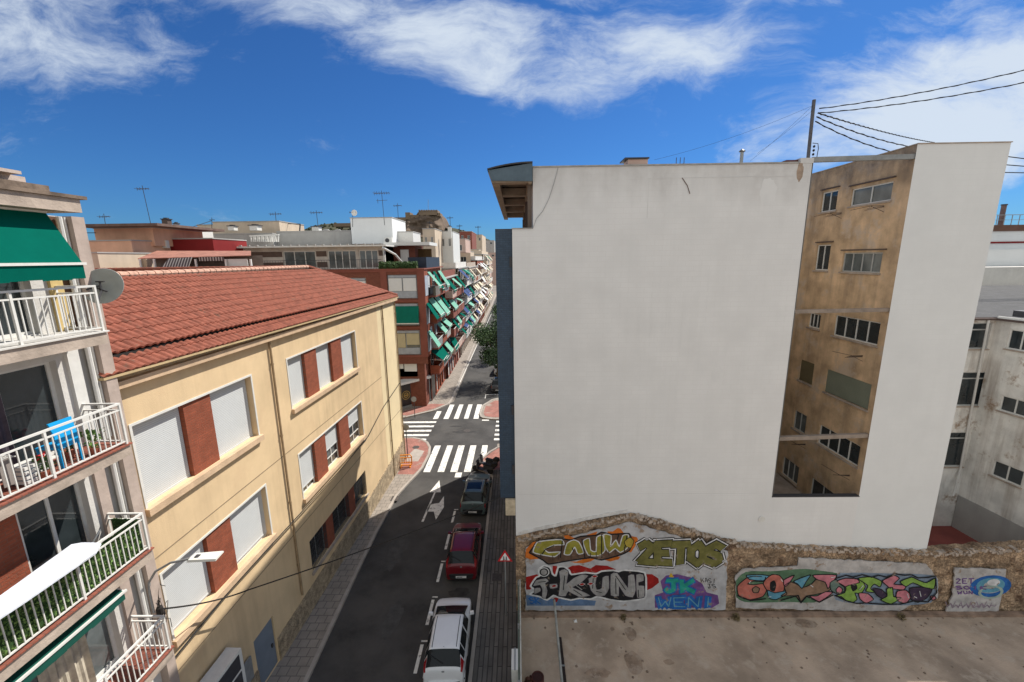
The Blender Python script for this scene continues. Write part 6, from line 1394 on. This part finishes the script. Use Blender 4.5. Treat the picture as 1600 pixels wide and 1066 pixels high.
# ------------------------------------------------------------------ TREES
def tree(name,label,x,y,h,r,n,seed,cols,grp=None):
    t=thing(name,label,'tree',(x,y,0),grp); rg=random.Random(seed)
    m_=MB(); m_.tube([(x,y,0),(x+.1,y+.05,h*.3),(x-.1,y,h*.55)],.2,8,.1)
    clumps=[]
    for k in range(12):
        a=rg.uniform(0,6.28); rr=r*rg.uniform(.25,.85); c=Vector((x+rr*math.cos(a),y+rr*math.sin(a),h*rg.uniform(.48,.95))); clumps.append((c,r*rg.uniform(.28,.45)))
        m_.tube([(x-.05,y,h*.4),((x+c.x)/2,(y+c.y)/2,(h*.45+c.z)/2),tuple(c)],.07,6,.02)
    m_.build('trunk',BARK,t)
    for ci,cm in enumerate(cols):
        m_=MB()
        for c,cr_ in clumps[ci::len(cols)]+clumps[::3]:
            for k in range(n):
                d=Vector((rg.gauss(0,1),rg.gauss(0,1),rg.gauss(0,.8))).normalized()*cr_*rg.uniform(.35,1.1); p=c+d
                a=Vector((rg.gauss(0,1),rg.gauss(0,1),rg.gauss(0,1))).normalized()*.13;b=a.orthogonal().normalized()*.08
                m_.quad(p-a,p+b,p+a,p-b)
        m_.build('crown',cm,t)
tree('street_tree','leafy street tree beyond the crossing at the blue wall edge',-2.75,52.6,7.9,3.3,400,5,LEAF[:2],'street trees')
tree('street_tree','dark street tree standing farther up the right pavement',-2.0,66,8.5,2.6,200,6,LEAF[:2],'street trees')
tree('street_tree','street tree hidden mostly by the blue wall across the crossing',0.6,51,8,2.4,160,8,LEAF[:2],'street trees')
tree('street_tree','most distant street tree on the right pavement',-2.2,84,8,2.6,120,9,LEAF[:2],'street trees')
# ------------------------------------------------------------------ HILL AND CASTLE
HY=1350
HILL=mat('scrub_hillside',(.06,.06,.035),.95,.5,.02,.8,.05,spots=(.012,.58,.1,(.14,.11,.075)))
ROCK=mat('brown_cliff_rock',(.14,.10,.07),.95,.4,.03,.9,.06,spots=(.03,.55,.08,(.10,.075,.05)))
skyl=[(300,372),(420,362),(480,358),(500,351),(520,349),(545,352),(575,352),(600,342),(615,341),(630,342),(640,345),(650,350),(690,350),(697,354),(720,359),(745,366),(765,375),(790,388),(850,402),(1000,410)]
m_=MB(); rows_=26; nx=150
vs=[]
def sk(px):
    for (a,b),(c,d) in zip(skyl,skyl[1:]):
        if a<=px<=c: return b+(d-b)*(px-a)/(c-a)
for i in range(nx+1):
    px=300+700*i/nx; top=atY(px,sk(px),HY)
    for j in range(rows_+1):
        t=j/rows_; y=HY-420*(1-t)-0; zz=max(0,(top.z))*(t**1.4); xx=top.x
        e=14*noise.noise(Vector((xx*.012,y*.012,0)))*t*(1-t)*4+6*noise.noise(Vector((xx*.04,y*.04,2)))*(t*(1-t)*4+.15)
        vs.append((xx,y,zz+e))
    for j in range(1,6): vs.append((top.x,HY+j*80,top.z*(1-j/5)**1.2))
k_=rows_+6; m_.add(vs,[(i*k_+j,(i+1)*k_+j,(i+1)*k_+j+1,i*k_+j+1) for i in range(nx) for j in range(k_-1)])
tag(m_.build('castle_hill',HILL,smooth=True),kind='structure')
# rocky cliff crown
m_=MB(); vs=[]; nx=90; nz=24
cl=[(598,352),(606,343),(612,341),(622,341),(630,340),(638,340),(645,339),(652,334),(656,330),(683,330),(687,334),(690,340),(694,350),(697,356)]
def ck(px):
    for (a,b),(c,d) in zip(cl,cl[1:]):
        if a<=px<=c: return b+(d-b)*(px-a)/(c-a)
for i in range(nx+1):
    px=598+99*i/nx; tp=atY(px,ck(px),HY-60); bt=atY(px,370,HY-150)
    for j in range(nz+1):
        t=j/nz; z=bt.z+(tp.z-bt.z)*t; x=tp.x; y=HY-60-(1-t)*70; e=18*noise.noise(Vector((x*.03,z*.04,1)))+9*noise.noise(Vector((x*.09,z*.1,4)))
        vs.append((x,y-e,z+(3*noise.noise(Vector((x*.1,0,0))) if j==nz else 0)))
    vs.append((tp.x,HY+60,tp.z-5)); vs.append((tp.x,HY+100,0))
k_=nz+3; m_.add(vs,[(i*k_+j,(i+1)*k_+j,(i+1)*k_+j+1,i*k_+j+1) for i in range(nx) for j in range(k_-1)])
tag(m_.build('cliff_rock',ROCK),kind='structure')
CS=mat('castle_sandstone',(.23,.17,.12),.95,.15,.03,.4,.1,brick=('x',6,3,(.22,.16,.1),.3,(.85,.85,.85)))
ca=thing('hilltop_castle','sandstone castle walls crowning the rocky hill on the skyline','castle',(atY(665,330,HY-50).x,HY-50,150))
def cw(px0,px1,pt,pb,name,Y=HY-75,dep=40,mm=CS):
    a=atY(px0,pt,Y);b=atY(px1,pb,Y); m_=MB(); m_.box(a.x,b.x,Y,Y+dep,b.z,a.z); return m_.build(name,mm,ca)
cw(654,684,329,336,'keep'); cw(683,688,333,338,'corner_tower'); cw(633,641,332,343,'watch_tower'); cw(606,634,340,345,'curtain_wall'); cw(641,655,336,343,'curtain_wall'); cw(521,550,349,354,'lower_bastion'); cw(547,552,346,354,'corner_tower')
for k in range(8):
    a=atY(655+k*3.8,328.2,HY-76); m_=MB(); m_.box(a.x-2,a.x+2,HY-76,HY-70,a.z-3,a.z+.5); m_.build('merlon',CS,ca)
a=atY(669,312,HY-60);b=atY(669,330,HY-60); m_=MB(); m_.bar(b,a,.9); m_.build('flagpole',GMET,ca)
# scrub on the hill
m_=MB(); rg=random.Random(55)
for k in range(900):
    px=rg.uniform(480,770); t=rg.uniform(.35,1); top=atY(px,sk(px),HY); y=HY-420*(1-t); z=max(0,top.z)*(t**1.4); s=rg.uniform(2,5)
    m_.lathe((top.x,y,z),[(s*.7,-2),(s,s*.4),(s*.5,s*.9),(.1,s*1.1)],6)
tag(m_.build('hill_scrub',mat('dark_scrub',(.035,.045,.02),.95,.3,.05)),kind='stuff')
# ------------------------------------------------------------------ LIGHT AND SKY
sv=Vector((1,1.0,1.67)).normalized()
EL=math.asin(sv.z); AZ=math.atan2(sv.x,sv.y)
sun=bpy.data.lights.new('sun','SUN'); sun.energy=4.7; sun.angle=math.radians(.5); sun.color=(1,.95,.87)
so=bpy.data.objects.new('sun',sun); COL.objects.link(so); so.rotation_euler=sv.to_track_quat('Z','Y').to_euler(); so.location=(30,20,60)
W=bpy.data.worlds.new('World'); SC.world=W; W.use_nodes=True; nt=W.node_tree; N=nt.nodes; L=nt.links
bg=N['Background']; bg.inputs['Strength'].default_value=.1
sky=N.new('ShaderNodeTexSky'); sky.sky_type='NISHITA'; sky.sun_disc=False; sky.sun_elevation=EL; sky.sun_rotation=AZ; sky.air_density=1.0; sky.dust_density=.3; sky.ozone_density=3.0; sky.altitude=0
tc=N.new('ShaderNodeTexCoord'); sx=N.new('ShaderNodeSeparateXYZ'); L.new(tc.outputs['Generated'],sx.inputs[0])
def mth(op,a,b=None,c=None):
    n=N.new('ShaderNodeMath'); n.operation=op
    for i,v in enumerate((a,b,c)):
        if v is None: continue
        if isinstance(v,(int,float)): n.inputs[i].default_value=v
        else: L.new(v,n.inputs[i])
    return n.outputs[0]
yy=mth('MAXIMUM',sx.outputs['Y'],.05); u=mth('DIVIDE',sx.outputs['X'],yy); v=mth('DIVIDE',sx.outputs['Z'],yy)
cb=N.new('ShaderNodeCombineXYZ'); L.new(u,cb.inputs[0]); L.new(v,cb.inputs[1])
def uv(px,py):
    r=ray(px,py); return r.x/r.y,r.z/r.y
# warp
wn=N.new('ShaderNodeTexNoise'); wn.inputs['Scale'].default_value=2.2; wn.inputs['Detail'].default_value=5; L.new(cb.outputs[0],wn.inputs['Vector'])
wv=N.new('ShaderNodeVectorMath'); wv.operation='MULTIPLY_ADD'; L.new(wn.outputs['Color'],wv.inputs[0]); wv.inputs[1].default_value=(.34,.20,0); L.new(cb.outputs[0],wv.inputs[2])
def ell(px,py,rx,ry,ang,amp):
    cu,cv=uv(px,py); s1=N.new('ShaderNodeVectorMath'); s1.operation='SUBTRACT'; L.new(wv.outputs[0],s1.inputs[0]); s1.inputs[1].default_value=(cu+.17,cv+.10,0)
    mp=N.new('ShaderNodeVectorRotate'); mp.rotation_type='Z_AXIS'; mp.inputs['Angle'].default_value=math.radians(ang); L.new(s1.outputs[0],mp.inputs['Vector'])
    dv=N.new('ShaderNodeVectorMath'); dv.operation='DIVIDE'; L.new(mp.outputs[0],dv.inputs[0]); dv.inputs[1].default_value=(rx/655,ry/655,1)
    ln=N.new('ShaderNodeVectorMath'); ln.operation='LENGTH'; L.new(dv.outputs[0],ln.inputs[0])
    mr=N.new('ShaderNodeMapRange'); mr.interpolation_type='SMOOTHSTEP'; mr.inputs['From Min'].default_value=1.25; mr.inputs['From Max'].default_value=.25; mr.inputs['To Max'].default_value=amp; L.new(ln.outputs['Value'],mr.inputs['Value']); return mr.outputs[0]
ms_=None
for e in [(40,50,300,100,4,.85),(560,35,330,55,12,.75),(760,85,330,75,8,1.0),(950,95,360,60,-3,.95),(1180,45,190,80,-25,.6),(1330,130,220,70,-20,.55),(1520,160,330,130,-12,1.3),(1440,215,330,80,-5,1.1),(1450,20,160,25,-20,.45),(960,5,150,22,0,.4)]:
    o=ell(*e); ms_=o if ms_ is None else mth('MAXIMUM',ms_,o)
# streaky fractal
mpn=N.new('ShaderNodeMapping'); mpn.inputs['Rotation'].default_value=(0,0,math.radians(12)); mpn.inputs['Scale'].default_value=(1.0,2.9,1); L.new(wv.outputs[0],mpn.inputs['Vector'])
fn_=N.new('ShaderNodeTexNoise'); fn_.inputs['Scale'].default_value=3.6; fn_.inputs['Detail'].default_value=12; fn_.inputs['Roughness'].default_value=.66; fn_.inputs['Distortion'].default_value=.25; L.new(mpn.outputs[0],fn_.inputs['Vector'])
dens=mth('ADD',ms_,mth('MULTIPLY',mth('SUBTRACT',fn_.outputs['Fac'],.5),2.5))
mr=N.new('ShaderNodeMapRange'); mr.interpolation_type='SMOOTHSTEP'; mr.inputs['From Min'].default_value=.22; mr.inputs['From Max'].default_value=1.35; mr.inputs['To Max'].default_value=.92; L.new(dens,mr.inputs['Value'])
ck_=mth('MULTIPLY',mr.outputs[0],mth('GREATER_THAN',sx.outputs['Y'],.02))
skc=N.new('ShaderNodeMix'); skc.data_type='RGBA'; skc.blend_type='MULTIPLY'; skc.inputs[0].default_value=1; L.new(sky.outputs[0],skc.inputs[6]); skc.inputs[7].default_value=(.17,.385,.67,1)
# bright cloud bank added out of view behind the camera to lift shaded walls
rearn=N.new('ShaderNodeTexNoise'); rearn.inputs['Scale'].default_value=2.5; rearn.inputs['Detail'].default_value=4; L.new(tc.outputs['Generated'],rearn.inputs['Vector'])
rr_=N.new('ShaderNodeMapRange'); rr_.interpolation_type='SMOOTHSTEP'; rr_.inputs['From Min'].default_value=.02; rr_.inputs['From Max'].default_value=-.22; L.new(mth('ADD',sx.outputs['Y'],mth('MULTIPLY',mth('SUBTRACT',rearn.outputs['Fac'],.5),.25)),rr_.inputs['Value'])
mx=N.new('ShaderNodeMix'); mx.data_type='RGBA'; L.new(ck_,mx.inputs[0]); L.new(skc.outputs[2],mx.inputs[6]); mx.inputs[7].default_value=(5.0,5.6,6.3,1)
mx2=N.new('ShaderNodeMix'); mx2.data_type='RGBA'; L.new(rr_.outputs[0],mx2.inputs[0]); L.new(mx.outputs[2],mx2.inputs[6]); mx2.inputs[7].default_value=(5.35,5.65,5.85,1)
L.new(mx2.outputs[2],bg.inputs['Color'])
vs_=SC.view_settings; vs_.view_transform='Standard'; vs_.look='None'; vs_.gamma=1; vs_.use_curve_mapping=False; vs_.exposure=.5
SC.render.film_transparent=False
SC.cycles.max_bounces=6
